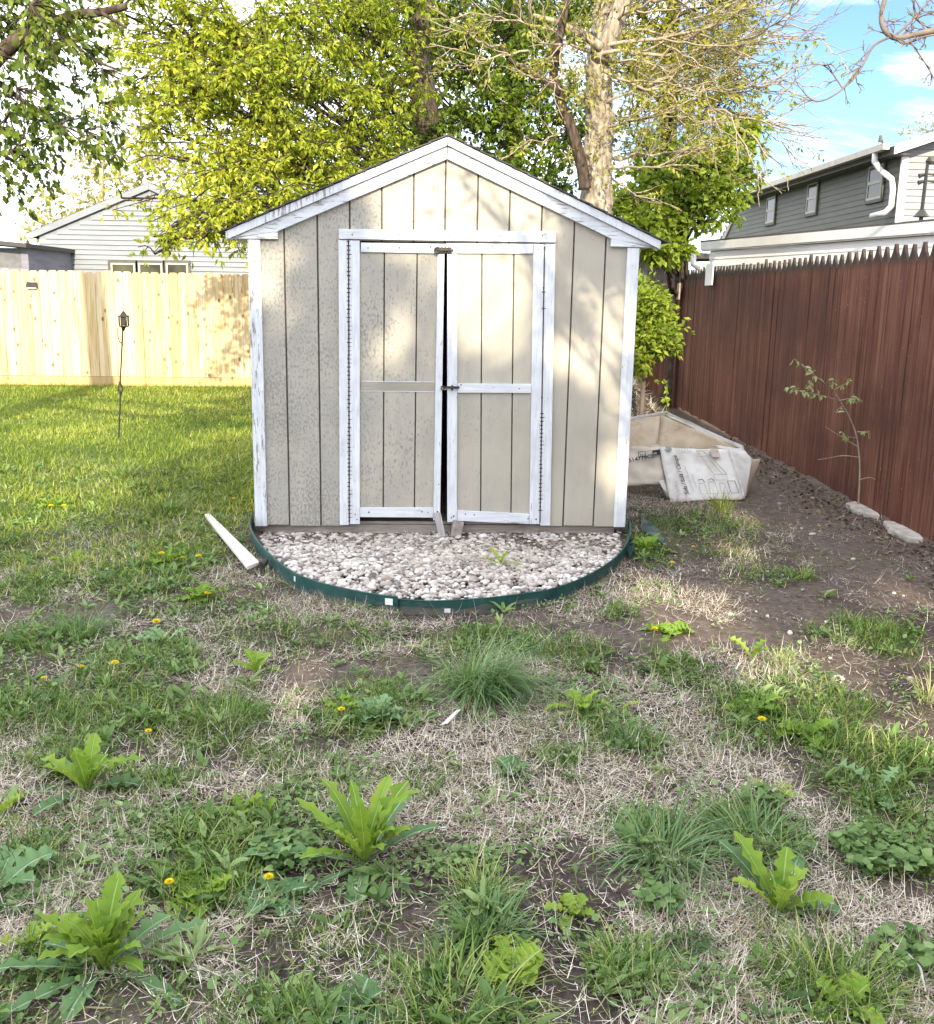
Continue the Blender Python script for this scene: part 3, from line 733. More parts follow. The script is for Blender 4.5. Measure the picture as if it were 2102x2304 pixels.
vtext('Canap\u00e9 modulaire', .385, .80, .018, 'inkgrey')
def outline(pts, wd=.004, mt='inkgrey', close=True):
    mb = MB(); P_ = [onp(QF, *p, off=.0155) for p in pts]
    if close: P_ = P_ + [P_[0]]
    mb.tube(P_, wd * .5, 4); return mb.build('printed_drawing', MT[mt], front)
outline([(.52, .10), (.60, .10), (.78, .55), (.66, .55)]); outline([(.60, .10), (.66, .14), (.84, .54), (.78, .55)])
outline([(.66, .55), (.84, .55), (.83, .66), (.65, .66)]); outline([(.50, .08), (.68, .08), (.68, .18), (.52, .2)])
outline([(.42, .72), (.50, .72), (.50, .92), (.41, .92)]); outline([(.55, .70), (.64, .69), (.65, .92), (.54, .92)])
outline([(.70, .72), (.77, .72), (.78, .92), (.69, .92)]); outline([(.82, .68), (.92, .68), (.93, .92), (.82, .92)], .005, 'ink')
outline([(.42, .66), (.48, .64), (.5, .70)], .006, 'ink', False); outline([(.56, .66), (.60, .63), (.64, .67)], .006, 'ink', False)
outline([(.30, .02), (.34, .02), (.34, .13), (.30, .13)], .003); outline([(.38, .04), (.42, .04), (.42, .12), (.38, .12)], .003)
mb = MB(); mb.prism([onp(QF, .07, .02, .0155), onp(QF, .15, .02, .0155), onp(QF, .16, .09, .0155), onp(QF, .08, .09, .0155)], (0, -.001, 0)); mb.build('printed_block', MT['inkgrey'], front)
mb = MB(); mb.prism([onp(QF, .70, .03, .015), onp(QF, .82, .04, .015), onp(QF, .83, .2, .015), onp(QF, .71, .2, .015)], (0, -.001, 0))
mb.build('stain_patch', m_plain('rain_stain', (.47, .40, .36), .9, .3, 20), front)
QL = [LFa, LFb, LFc, LFd]; fo = bpy.data.objects['side_flap']
O = onp(QL, .17, .46, .024); text_on('514779CL', O, onp(QL, .8, .36, .024) - O, onp(QL, .17, .1, .024) - O, .052, fo, 'ink', bold=.001)
def fmark(s0, s1, t0, t1, mt, hollow):
    P_ = [onp(QL, s0, t0, .022), onp(QL, s1, t0 - .02, .022), onp(QL, s1, t1 - .02, .022), onp(QL, s0, t1, .022)]; mb = MB()
    if hollow: mb.tube(P_ + [P_[0]], .0028, 4)
    else: mb.prism(P_, (0, -.001, 0))
    return mb.build('printed_mark', MT[mt], fo)
fmark(.42, .58, .20, .34, 'ink', True); fmark(.60, .74, .19, .33, 'inkgrey', True); fmark(.76, .96, .17, .31, 'ink', False)
O = onp(QL, .45, .32, .024); text_on('H', O, onp(QL, .8, .28, .024) - O, onp(QL, .45, .1, .024) - O, .036, fo, 'ink')
O = onp(QL, .62, .31, .024); text_on('O', O, onp(QL, .9, .28, .024) - O, onp(QL, .62, .1, .024) - O, .034, fo, 'inkgrey')
O = onp(QL, .785, .30, .026); text_on('M', O, onp(QL, .95, .28, .026) - O, onp(QL, .785, .1, .026) - O, .032, fo, 'cardw')
# ------------------------------------------------------------------ fences
RX = 3.17
fence = empty('stockade_fence', (RX, 11, 0), 0, 'tall dark red stained picket fence with pointed tops on the right', 'fence')
def picket_section(y0, y1, htop, x):
    n = max(1, int(round((y1 - y0) / .158))); st = (y1 - y0) / n
    V = []; Fs = []; at = []
    for i in range(n):
        a = y0 + i * st + .0004; b = y0 + (i + 1) * st - .0004; h = htop + rng.normal(0, .010); z0 = .03 + rng.uniform(-.02, .01)
        xo = rng.normal(0, .0012); m_ = (a + b) / 2; tw = rng.normal(0, .003)
        prof = [(a, z0), (b, z0), (b - .004, h - .118), (m_ + .034, h - .06), (m_ + .008, h), (m_ - .008, h), (m_ - .034, h - .06), (a + .004, h - .118)]
        k = len(V); m2 = len(prof)
        for dx in (-.011, .009):
            for y_, z_ in prof:
                bulge = -.002 * (1 - ((y_ - m_) / (st / 2)) ** 2) if dx < 0 else 0
                V.append((x + dx + xo + bulge + tw * (y_ - m_) / st - RX, y_ - 11, z_))
        Fs.append(('n', [k + q for q in range(m2)], [k + m2 + q for q in range(m2 - 1, -1, -1)]))
        for q in range(m2): Fs.append(('q', (k + q, k + m2 + q, k + m2 + (q + 1) % m2, k + (q + 1) % m2)))
        c = np.clip(rng.normal(.45, .13), 0, .8)
        if rng.random() < .06: c = rng.uniform(.80, .97)
        at += [c] * (2 * m2)
    mb = MB(); mb.v = V
    mb.f = [t for f in Fs for t in ((tuple(f[1]), tuple(f[2])) if f[0] == 'n' else (f[1],))]
    o = mb.build('picket_panel', MT['redfence'], fence)
    av = o.data.attributes.new('v', 'FLOAT', 'POINT'); av.data.foreach_set('value', np.array(at, np.float32))
    return o
ys = [1.0, 3.4, 5.85, 8.28, 10.7, 13.0, 15.25]
for i, (a, b) in enumerate(zip(ys[:-1], ys[1:])):
    picket_section(a, b, 2.02 + [0, .01, 0, .0, .01, .02][i], RX + [.0, .004, -.004, .006, 0, .005][i])
picket_section(15.42, 18.4, 2.12, RX - .02)
mb = MB(); mb.box(-.06, .05, 15.26 - 11, 15.40 - 11, 0, 2.10); mb.build('post', MT['redfence'], fence, bevel=.004)
mb = MB(); mb.box(-.085, -.062, 15.22 - 11, 15.37 - 11, 1.62, 1.86); o = mb.build('pale_cleat', MT['oldwood'], fence, bevel=.003)
mb = MB()
for z in (.35, 1.05, 1.72): mb.box(.025, .06, -10, 7.4, z, z + .085)
mb.build('rail', MT['redfence'], fence)
# white board hooked over the pickets
yb = 12.9; a = ATX(1397, 528, RX - .06); b = ATX(1412, 561, RX - .06)
ob = empty('board_hook', (RX - .03, a[1], 0), 0, 'short white board hanging over the tips of the red fence', 'board')
mb = MB(); wy = .2; mb.box(-.035, -.02, -wy, wy, b[2], a[2] + .06); mb.box(-.02, .04, -wy, wy, a[2] + .045, a[2] + .06); mb.build('board', MT['gutter'], ob, bevel=.003)
# back fence of new cedar
b0, b1 = GR(0, 757), GR(489, 760)
dirv = (b1 - b0); dirv /= np.linalg.norm(dirv); yaw_b = math.atan2(dirv[1], dirv[0]) * .75
bf = empty('privacy_fence', (b0[0], b0[1], 0), yaw_b, 'new pale cedar fence with dog eared boards at the back lawn', 'fence')
FH = AT(0, 530, b0[1])[2]
def cedar_section(x0, n, st):
    V = []; Fc = []; at = []
    for i in range(n):
        a = x0 + i * st + .0035; b = x0 + (i + 1) * st - .0035; h = FH + rng.normal(0, .008); y_ = rng.normal(0, .003); e = .035
        prof = [(a, .16), (b, .16), (b, h - e), (b - e * .45, h - e * .25), (b - e, h), (a + e, h), (a + e * .45, h - e * .25), (a, h - e)]
        k = len(V); m = len(prof)
        for dy in (-.009, .009): V += [(p[0], y_ + dy, p[1]) for p in prof]
        Fc += [tuple(k + q for q in range(m)), tuple(k + m + q for q in range(m - 1, -1, -1))] + [(k + q, k + m + q, k + m + (q + 1) % m, k + (q + 1) % m) for q in range(m)]
        at += [np.clip(rng.beta(2.2, 1.6), 0, 1)] * (2 * m)
    mb = MB(); mb.v = V; mb.f = Fc; o = mb.build('board_panel', MT['cedar'], bf)
    av = o.data.attributes.new('v', 'FLOAT', 'POINT'); av.data.foreach_set('value', np.array(at, np.float32)); return o
st = .152
for j in range(-3, 7): cedar_section(j * 16 * st, 16, st)
mb = MB()
for j in range(-3, 8): mb.box(j * 16 * st - .045, j * 16 * st + .045, .06, .15, 0, FH - .1)
mb.build('post', MT['cedar'], bf)
mb = MB()
for j in range(-3, 7): mb.box(j * 16 * st + .002, (j + 1) * 16 * st - .002, -.016, .010, .0, .152)
o = mb.build('kickboard', MT['cedar'], bf)
mb = MB()
for z in (.4, 1.0, 1.6): mb.box(-7, 16, .012, .05, z, z + .09)
mb.build('rail', MT['cedar'], bf)
# solar light on the cedar fence
p = AT(66, 561, b0[1] + .12)
lt = empty('solar_light', p, yaw_b, 'small black solar light screwed high on the cedar fence', 'light')
mb = MB(); mb.prism([(-.09, -.05, .06), (-.09, -.12, -.02), (-.09, -.12, -.045), (-.09, -.05, -.045)], (.18, 0, 0)); mb.box(-.08, .08, -.05, -.02, -.05, .065); mb.build('housing', MT['blackmetal'], lt, bevel=.004)
mb = MB(); mb.box(-.075, .075, -.118, -.055, -.062, -.046); mb.build('lens', MT['gutter'], lt)

# ------------------------------------------------------------------ garden torch
t0 = GR(233, 866); tp = AT(242, 648, t0[1])
ln = (tp - t0)
tr = empty('garden_torch', t0, 0, 'black lantern torch on a thin twisted metal stake in the lawn', 'torch')
mb = MB(); kn = ln * .47
mb.tube([np.zeros(3) - np.array([0, 0, .05]), kn - np.array([0, 0, .05])], .008, 6); mb.tube([kn + np.array([0, 0, .05]), ln * .995], .008, 6); mb.build('stake', MT['blackmetal'], tr)
mb = MB()
for q in range(4):
    mb.tube([kn + np.array([.030 * math.sin(math.pi * s_) * math.cos(q * 1.571 + 2.2 * s_), .030 * math.sin(math.pi * s_) * math.sin(q * 1.571 + 2.2 * s_), -.055 + .11 * s_]) for s_ in np.linspace(0, 1, 9)], .005, 5)
mb.tube([kn - np.array([0, 0, .075]), kn - np.array([0, 0, .045])], .015, 6); mb.tube([kn + np.array([0, 0, .045]), kn + np.array([0, 0, .075])], .013, 6)
mb.build('twist_cage', MT['blackmetal'], tr)
top = AT(243, 618, t0[1]) - t0
mb = MB(); h0 = ln[2]; h1 = top[2]; cx = top[0]
w0 = .036
mb.tube([(cx - .012, 0, h0 - .02), (cx - .006, 0, h0 + .03)], [.010, .032], 8)
for sx_ in (-1, 1):
    for sy_ in (-1, 1): mb.box(cx + sx_ * w0 - .007, cx + sx_ * w0 + .007, sy_ * w0 - .007, sy_ * w0 + .007, h0 + .03, h1 - .02)
mb.box(cx - w0, cx + w0, -w0, w0, h0 + .024, h0 + .036); mb.box(cx - w0 - .01, cx + w0 + .01, -w0 - .01, w0 + .01, h1 - .03, h1 - .015)
mb.box(cx - w0 + .01, cx + w0 - .01, -w0 + .01, w0 - .01, h0 + .04, h1 - .031)
mb.tube([(cx, 0, h1 - .015), (cx, 0, h1 + .008), (cx, 0, h1 + .03)], [.04, .024, .008], 8); mb.build('lantern', MT['blackmetal'], tr)
mb = MB(); mb.tube([(cx - .055, -.03, h0 + .02), (cx - .06, -.03, h0 - .08), (cx - .045, -.03, h0 - .13), (cx - .01, -.02, h0 - .16)], .006, 5); mb.build('hook', MT['blackmetal'], tr)

# ------------------------------------------------------------------ houses
def lap_wall(name, O, ex, width, z0, z1, mt, parent, clip=None, course=.112, proud=.014, topf=None):
    """lapped siding: O base corner (x,y), ex unit direction, outward normal = (ex.y,-ex.x); topf(s) limits the height"""
    ex = np.array(ex, float); n = np.array([ex[1], -ex[0]]); mb = MB(); z = z0
    P = lambda s_, z_, o_: (O[0] + ex[0] * s_ + n[0] * o_, O[1] + ex[1] * s_ + n[1] * o_, z_)
    while z < z1 - .005:
        zt = min(z + course, z1)
        s0, s1 = 0.0, width
        if topf is not None:
            s0, s1 = topf(z + .15 * course)
            if s1 - s0 < .02: break
        mb.prism([P(s0, z, 0), P(s0, z, proud), P(s0, zt, .002), P(s0, zt, 0)], tuple((np.append(ex, 0) * (s1 - s0))))
        z = zt
    return mb.build(name, MT[mt], parent)
def window(parent, O, ex, s0, s1, z0, z1, sash=True):
    ex = np.array(ex, float); n = np.array([ex[1], -ex[0]])
    def bx_(mb, a, b, c, d, o0, o1):
        P = lambda s_, z_, o_: (O[0] + ex[0] * s_ + n[0] * o_, O[1] + ex[1] * s_ + n[1] * o_, z_)
        mb.add([P(a, c, o0), P(b, c, o0), P(b, c, o1), P(a, c, o1), P(a, d, o0), P(b, d, o0), P(b, d, o1), P(a, d, o1)], [(0, 1, 2, 3), (4, 7, 6, 5), (0, 4, 5, 1), (1, 5, 6, 2), (2, 6, 7, 3), (3, 7, 4, 0)])
    w_ = bpy.data.objects.new('window', None); COL.objects.link(w_); w_.parent = parent
    t = .06
    mb = MB(); bx_(mb, s0 - t, s0, z0 - t, z1 + t, .001, .052); bx_(mb, s1, s1 + t, z0 - t, z1 + t, .001, .052); bx_(mb, s0, s1, z1, z1 + t, .001, .052); bx_(mb, s0, s1, z0 - t, z0, .001, .056); mb.build('trim', MT['wintrim'], w_)
    mb = MB(); f = .045; bx_(mb, s0, s0 + f, z0, z1, .02, .045); bx_(mb, s1 - f, s1, z0, z1, .02, .045); bx_(mb, s0 + f, s1 - f, z1 - f, z1, .02, .045); bx_(mb, s0 + f, s1 - f, z0, z0 + f, .02, .045)
    if sash: m_ = (z0 + z1) / 2; bx_(mb, s0 + f, s1 - f, m_ - .03, m_ + .03, .02, .048)
    mb.build('frame', MT['winframe'], w_)
    mb = MB(); bx_(mb, s0 + f, s1 - f, z0 + f, z1 - f, .016, .032); mb.build('pane', MT['glass'], w_)
    return w_
# --- two storey house on the right
Yc = 19.0; C0 = AT(2024 / K, 420 / K, Yc)[:2]; dU = np.array([-.037, .9993])
hr = empty('neighbour_house', (0, 0, 0), 0, 'two storey house in grey lap siding behind the red fence', 'house')
ZE = AT(2024 / K, 333 / K, Yc)[2]
LEN = 12.4
exU = -dU; OU = C0 + dU * LEN                    # runs from the far end to the near corner; normal faces left
ZB = 2.4
def slant(z):  # the far end is cut by the steep lower roof
    return (max(0.0, (LEN - 9.3 - (LEN - 9.3) * 0) - 0 + 0 if False else (ZE - z) * -2.3 + (LEN - 9.2) - .0), LEN)
def slant(z): return (max(0.0, LEN - 9.3 - (ZE - z) * 2.35), LEN)
lap_wall('side_wall', OU, exU, LEN, ZB, ZE - .02, 'lapshade', hr, topf=slant)
nU = np.array([exU[1], -exU[0]])
for (xa, ya, xb, yb2) in ((695, 488, 778, 700), (970, 385, 1062, 635), (1380, 262, 1505, 545)):
    def sol(px_):   # parameter along the wall for a photo column
        px_ = 1500 + px_ * .3274; d = ray(px_ / K, 420 / K); q = d[0] / d[1]
        t = (C0[0] - q * C0[1]) / (q * dU[1] - dU[0]); return t
    ta, tb = sol(xa + 12), sol(xb - 12); tm = (ta + tb) / 2; Ym = C0[1] + dU[1] * tm
    zt = AT((1500 + (xa + xb) / 2 * .3274) / K, (280 + (ya + (262 - ya) * 0 - 3) * .3274) / K, Ym)[2]
    zb = AT((1500 + (xa + xb) / 2 * .3274) / K, (280 + (yb2 - 8) * .3274) / K, Ym)[2]
    s0, s1 = LEN - max(ta, tb), LEN - min(ta, tb)
    wc = (s0 + s1) / 2; hw = min((s1 - s0) / 2, .62)
    window(hr, OU, exU, wc - hw, wc + hw, zb + .05, zt - .05)
W_UP = 7.0
def Pq(s_, z_): return (OU[0] + exU[0] * s_ - nU[0] * .001, OU[1] + exU[1] * s_ - nU[1] * .001, z_)
def gtop(z):
    if z < ZE: return (0.0, W_UP)
    t = (z - ZE) / .33; return (t, W_UP - t)
mb = MB(); mb.prism([Pq(LEN - .02, ZB), Pq(LEN - .02, ZE - .03), Pq(slant(ZE - .05)[0], ZE - .03), Pq(slant(ZB)[0], ZB)], tuple(-np.array([nU[0], nU[1], 0]) * .015)); mb.build('wall_sheathing', MT['lapshade'], hr)
lap_wall('front_wall', C0 + np.array([0.0, 0.0]), (1, .037), W_UP, ZB, ZE + 1.13, 'lapwhite', hr, topf=gtop, course=.115, proud=.022)
def Hp(s_, x_, z_):   # s along the wall from the near corner towards the back, x across to the right
    q = C0 + dU * s_ + np.array([1, .037]) * x_; return (q[0], q[1], z_)
mb = MB(); sl_ = .33
mb.prism([Hp(-.35, -.32, ZE - .14 + .0), Hp(-.35, W_UP / 2, ZE + (W_UP / 2) * sl_ + .02), Hp(-.35, W_UP / 2, ZE + (W_UP / 2) * sl_ + .14), Hp(-.35, -.32, ZE - .02)], tuple(np.array(Hp(9.5, 0, 0)) - np.array(Hp(-.35, 0, 0))))
mb.prism([Hp(-.35, W_UP + .32, ZE - .14), Hp(-.35, W_UP / 2, ZE + (W_UP / 2) * sl_ + .02), Hp(-.35, W_UP / 2, ZE + (W_UP / 2) * sl_ + .14), Hp(-.35, W_UP + .32, ZE - .02)], tuple(np.array(Hp(9.5, 0, 0)) - np.array(Hp(-.35, 0, 0))))
mb.build('roof', MT['shingle'], hr)
mb = MB(); mb.prism([Hp(-.375, -.32, ZE - .16), Hp(-.375, W_UP / 2, ZE + (W_UP / 2) * sl_ + 0), Hp(-.375, W_UP / 2, ZE + (W_UP / 2) * sl_ + .15), Hp(-.375, -.32, ZE - .0)], tuple(np.array(Hp(0, 0, 0)) - np.array(Hp(-.023, 0, 0))))
mb.build('rake_board', MT['gutter'], hr)
mb = MB()
q0, q1 = np.array(Hp(-.2, -.34, ZE - .06)), np.array(Hp(9.4, -.34, ZE - .06))
ax = (q1 - q0); nrm = np.array([nU[0], nU[1], 0])
mb.prism([q0, q0 + nrm * .12, q0 + nrm * .12 + np.array([0, 0, .11]), q0 + np.array([0, 0, .11])], tuple(ax)); mb.build('gutter', MT['fascia'], hr)
mb = MB(); mb.prism([Hp(-.3, -.33, ZE - .15), Hp(-.3, 0.0, ZE - .15), Hp(-.3, 0.0, ZE - .135), Hp(-.3, -.33, ZE - .135)], tuple(np.array(Hp(9.3, 0, 0)) - np.array(Hp(-.3, 0, 0)))); mb.build('soffit', MT['wintrim'], hr)
mb = MB(); mb.box(0, 0, 0, 0, 0, 0) if False else None
for s_, x_ in ((-.02, -.02),):
    a = np.array(Hp(s_, x_, ZB)); mb.prism([a, a + np.array([.13, 0, 0]), a + np.array([.13, .03, 0]), a + np.array([0, .03, 0])], (0, 0, ZE - ZB - .15))
mb.build('corner_board', MT['gutter'], hr)
# downspout at the near corner
dn = lambda s_, o_, z_: np.array([*(C0 + dU * s_ + nU * o_), z_])
mb = MB(); mb.tube([dn(.25, .40, ZE - .05), dn(.25, .40, ZE - .2), dn(.2, .30, ZE - .36), dn(.15, .09, ZE - .52), dn(.12, .06, ZE - .7), dn(.12, .06, 3.38), dn(.2, .12, 3.27), dn(.5, .25, 3.22)], .055, 8)
mb.build('downspout', MT['gutter'], hr, True)
# steep lower roof at the far end and vent pipe
r0, r1 = slant(ZE - .05), slant(ZB)
mb = MB()
Pw = lambda s_, o_, z_: (OU[0] + exU[0] * s_ + nU[0] * o_, OU[1] + exU[1] * s_ + nU[1] * o_, z_)
mb.prism([Pw(r0[0] - .0, .05, ZE), Pw(r1[0], .05, ZB), Pw(r1[0] - .30, .05, ZB), Pw(r0[0] - .30, .05, ZE)], tuple(-np.array([nU[0], nU[1], 0]) * 7.0)); mb.build('steep_roof', m_plain('pinkish_shingles', (.42, .36, .31), .9, .3, 9), hr)
mb = MB(); v = AT((1500 + 1462 * .3274) / K, (280 + 165 * .3274) / K, 20.5); mb.tube([v + np.array([.4, .0, -.6]), v + np.array([.0, 0, .22])], .02, 6); mb.tube([v + np.array([0, 0, .12]), v + np.array([.005, 0, .24])], [.04, .03], 7); mb.build('vent_pipe', MT['wintrim'], hr)
# --- low wing in front of it
dW = np.array([-.303, .953]); dW /= np.linalg.norm(dW)
WL = AT(1562 / K, 546 / K, 17.8); ZW = WL[2]; W0 = WL[:2]
wing = empty('house_wing', (0, 0, 0), 0, 'low white lap sided wing with long white gutter behind the red fence', 'house')
exW = -dW; nW = np.array([exW[1], -exW[0]])
OWall = W0 - nW * .12 + exW * .35
lap_wall('wall', OWall, exW, 14, 0, ZW - .16, 'lapbright', wing, course=.115, proud=.012)
Wp = lambda s_, o_, z_: np.array([OWall[0] + exW[0] * s_ + nW[0] * o_, OWall[1] + exW[1] * s_ + nW[1] * o_, z_])
mb = MB(); mb.prism([Wp(-.2, .016, ZW - .13), Wp(-.2, .075, ZW - .13), Wp(-.2, .085, ZW), Wp(-.2, .016, ZW)], tuple(Wp(14.2, 0, 0) - Wp(-.2, 0, 0))); mb.build('gutter', MT['gutter'], wing)
mb = MB(); mb.prism([Wp(-.2, .014, ZW - .150), Wp(-.2, .05, ZW - .150), Wp(-.2, .05, ZW - .132), Wp(-.2, .014, ZW - .132)], tuple(Wp(14.2, 0, 0) - Wp(-.2, 0, 0))); mb.build('frieze_board', MT['gutter'], wing)
mb = MB(); mb.prism([Wp(-.25, .06, ZW + .001), Wp(-.25, .06, ZW + .03), Wp(-.25, -2.3, ZW + .06), Wp(-.25, -2.3, ZW + .03)], tuple(Wp(14.2, 0, 0) - Wp(-.25, 0, 0))); mb.build('roof', MT['shingle'], wing)
mb = MB(); mb.prism([Wp(0, -.002, 0), Wp(0, -4, 0), Wp(0, -4, ZW - .06), Wp(0, -.002, ZW - .1)], tuple(exW * .02) + (0,)); mb.build('end_wall', MT['lapdark'], wing)
mb = MB(); mb.tube([Wp(-.12, .26, ZW - .08), Wp(-.12, .26, ZW - .22), Wp(-.02, .30, ZW - .36), Wp(.12, .10, ZW - .52), Wp(.14, .06, ZW - .68), Wp(.14, .06, .3)], .06, 8); mb.build('downspout', MT['gutter'], wing, True)
# service mast standing on the wing roof
mp_ = AT((1500 + 1752 * .3274) / K, (280 + 620 * .3274) / K, 14.6); mt_ = AT((1500 + 1795 * .3274) / K, (280 + 262 * .3274) / K, 14.6)
mb = MB(); mb.tube([mp_ + np.array([0, 0, -.25]), mp_ + np.array([0, 0, .06]), mt_], [.032, .028, .024], 8); mb.tube([mp_ + np.array([0, 0, -.03]), mp_ + np.array([0, 0, .06])], [.11, .04], 10)
mb.tube([mt_, mt_ + np.array([.02, 0, .03]), mt_ + np.array([.10, -.02, .02])], [.04, .06, .05], 8)
for dz in (-.18, -.27): mb.tube([mt_ + np.array([-.10, 0, dz]), mt_ + np.array([.0, 0, dz + .03]), mt_ + np.array([.22, -.05, dz + .01])], [.035, .012, .03], 7)
mb.build('service_mast', MT['wintrim'], wing)
# dark low outbuilding between the tree and the wing
da, db = AT(1430 / K, 604 / K, 21.5), AT(1600 / K, 640 / K, 20.0)
dk = empty('dark_garage', (0, 0, 0), 0, 'low dark sided garage under trees behind the fence corner', 'garage')
ex_ = (db - da)[:2]; wd_ = np.linalg.norm(ex_); ex_ /= wd_
zt_ = AT(1441 / K, 592 / K, 21.5)[2]; zt2 = AT(1540 / K, 566 / K, 20.4)[2]
lap_wall('wall', da[:2] - ex_ * 2, ex_, wd_ + .9, 0, zt2 - .1, 'lapdark', dk)
n_ = np.array([ex_[1], -ex_[0]])
mb = MB(); q = lambda s_, o_, z_: np.array([da[0] + ex_[0] * s_ + n_[0] * o_, da[1] + ex_[1] * s_ + n_[1] * o_, z_])
mb.prism([q(-2.2, .45, zt2 - .12), q(-2.2, .45, zt2 + .0), q(-2.2, -3, zt2 + .05), q(-2.2, -3, zt2 - .05)], tuple(q(wd_ - .9, 0, 0) - q(-2.2, 0, 0))); mb.build('roof', MT['shingle'], dk)
# --- grey gabled house beyond the cedar fence
YG = 25.5; pk = AT(337 / K, 422 / K, YG); el_ = AT(62 / K, 537 / K, YG)
hg = empty('gabled_house', (0, 0, 0), 0, 'grey lap sided gable house beyond the pale cedar fence', 'house')
half = pk[0] - el_[0]; sg = (pk[2] - el_[2]) / half; e2 = el_[0] + .28
def gt(z):
    if z < el_[2] - .05: return (0, 2 * (pk[0] - e2))
    t = (z - el_[2] + .05) / sg; return (t, 2 * (pk[0] - e2) - t)
mb = MB(); mb.prism([(e2 + .02, YG + .001, 0), (2 * pk[0] - e2 - .02, YG + .001, 0), (2 * pk[0] - e2 - .02, YG + .001, el_[2] + .1), (pk[0], YG + .001, pk[2] + .03), (e2 + .02, YG + .001, el_[2] + .1)], (0, .015, 0)); mb.build('wall_sheathing', MT['lapgrey'], hg)
lap_wall('front_wall', (e2, YG), (1, 0), 0, 0, pk[2], 'lapgrey', hg, topf=gt, course=.118, proud=.03)
for s in (-1, 1):
    mb = MB(); P = lambda u, y_, dz: (pk[0] + s * u, y_, pk[2] - u * sg + dz)
    mb.prism([P(0, YG - .06, .03), P(half, YG - .06, .03), P(half, YG - .06, .13), P(0, YG - .06, .13)], (0, 9, 0)); mb.build('roof', MT['shingle'], hg)
    mb = MB(); mb.prism([P(0.002, YG - .085, -.05), P(half, YG - .085, -.05), P(half, YG - .085, .11), P(0.002, YG - .085, .11)], (0, .022, 0)); mb.build('rake_board', MT['lapgrey'], hg)
mb = MB(); mb.box(e2 + .01, e2 + .03, YG + .02, YG + 8.5, 0, el_[2]); mb.box(2 * pk[0] - e2 - .03, 2 * pk[0] - e2 - .01, YG + .02, YG + 8.5, 0, el_[2]); mb.build('side_wall', MT['lapgrey'], hg)
for xa, xb in ((92, 144), (250, 305), (312, 366), (374, 424)):
    a, b = AT(xa / K, 591 / K, YG), AT(xb / K, 591 / K, YG); window(hg, (e2, YG), (1, 0), a[0] - e2, b[0] - e2, a[2] - 1.15, a[2] - .0)
# --- dark porch at far left
YP = 23.0; a, b = AT(-60, 470, YP), AT(54, 482, YP)
dp = empty('porch_building', (0, 0, 0), 0, 'dark flat roofed porch with windows at the far left edge', 'porch')
mb = MB(); mb.prism([(a[0] - 1, YP - .3, a[2] + .10), (b[0] + .1, YP - .3, b[2] + .02), (b[0] + .1, YP - .3, b[2] - .07), (a[0] - 1, YP - .3, a[2] + .0)], (0, 4, 0)); mb.build('roof', MT['shingle'], dp)
mb = MB(); mb.box(a[0] - 1, b[0], YP, YP + .05, 0, b[2] - .5); mb.box(b[0] - .16, b[0], YP, YP + .05, b[2] - .5, b[2] - .07); mb.box(b[0] - 1.0, b[0] - .86, YP, YP + .05, b[2] - .5, b[2] - .05)
mb.box(b[0] - .02, b[0], YP + .05, YP + 3.5, 0, b[2] - .05); mb.build('wall', MT['lapdark'], dp)
mb = MB(); mb.box(b[0] - .86, b[0] - .16, YP + .03, YP + .04, b[2] - .5, b[2] - .07); mb.build('screen', m_plain('grey_screen', (.14, .14, .15), .6), dp)
mb = MB(); mb.box(b[0] - 1.9, b[0] - 1.0, YP + .02, YP + .03, b[2] - .5, b[2] - .07); mb.build('window', MT['glass'], dp)
# ------------------------------------------------------------------ vegetation helpers
def unit(a): return a / (np.linalg.norm(a, axis=-1, keepdims=True) + 1e-9)
LEAF_T = np.array([(0, 0, 0), (.32, -.5, .08), (.32, .5, .08), (.70, -.36, .02), (.70, .36, .02), (1, 0, -.16), (.36, 0, -.03), (.70, 0, -.08)])
LEAF_Q = np.array([(0, 6, 2, 2), (0, 1, 6, 6), (6, 7, 4, 2), (1, 3, 7, 6), (7, 5, 4, 4), (3, 5, 7, 7)])
LEAF_F3 = np.array([(0, 6, 2), (0, 1, 6), (7, 5, 4), (3, 5, 7)]); LEAF_F4 = np.array([(6, 7, 4, 2), (1, 3, 7, 6)])
LITE_T = np.array([(0, 0, 0), (.45, -.5, .07), (.45, .5, .07), (1, 0, -.12)]); LITE_F3 = np.array([(0, 1, 3), (0, 3, 2)])
def leaves_geo(P, Dv, Nv, L, Wd, full=False):
    Dv = unit(Dv); S = unit(np.cross(Dv, Nv)); Nn = np.cross(S, Dv)
    T = LEAF_T if full else LITE_T
    V = P[:, None] + Dv[:, None] * (L[:, None, None] * T[None, :, 0:1]) + S[:, None] * (Wd[:, None, None] * T[None, :, 1:2]) + Nn[:, None] * (L[:, None, None] * T[None, :, 2:3])
    o = (np.arange(len(P)) * len(T))[:, None, None]
    if full: return V.reshape(-1, 3), [(LEAF_F3[None] + o).reshape(-1, 3), (LEAF_F4[None] + o).reshape(-1, 4)], len(T)
    return V.reshape(-1, 3), [(LITE_F3[None] + o).reshape(-1, 3)], len(T)
def rdir(n):
    return unit(rng.normal(0, 1, (n, 3)))
def bez(a, b, sag=.15, n=7, wob=.08):
    a, b = np.array(a, float), np.array(b, float); L = np.linalg.norm(b - a); t = np.linspace(0, 1, n)[:, None]
    m = (a + b) / 2 + np.array([rng.normal(0, wob), rng.normal(0, wob), sag]) * L
    p = a * (1 - t) ** 2 + 2 * m * t * (1 - t) + b * t ** 2
    p[1:-1] += rng.normal(0, .018 * L, (n - 2, 3)); return p
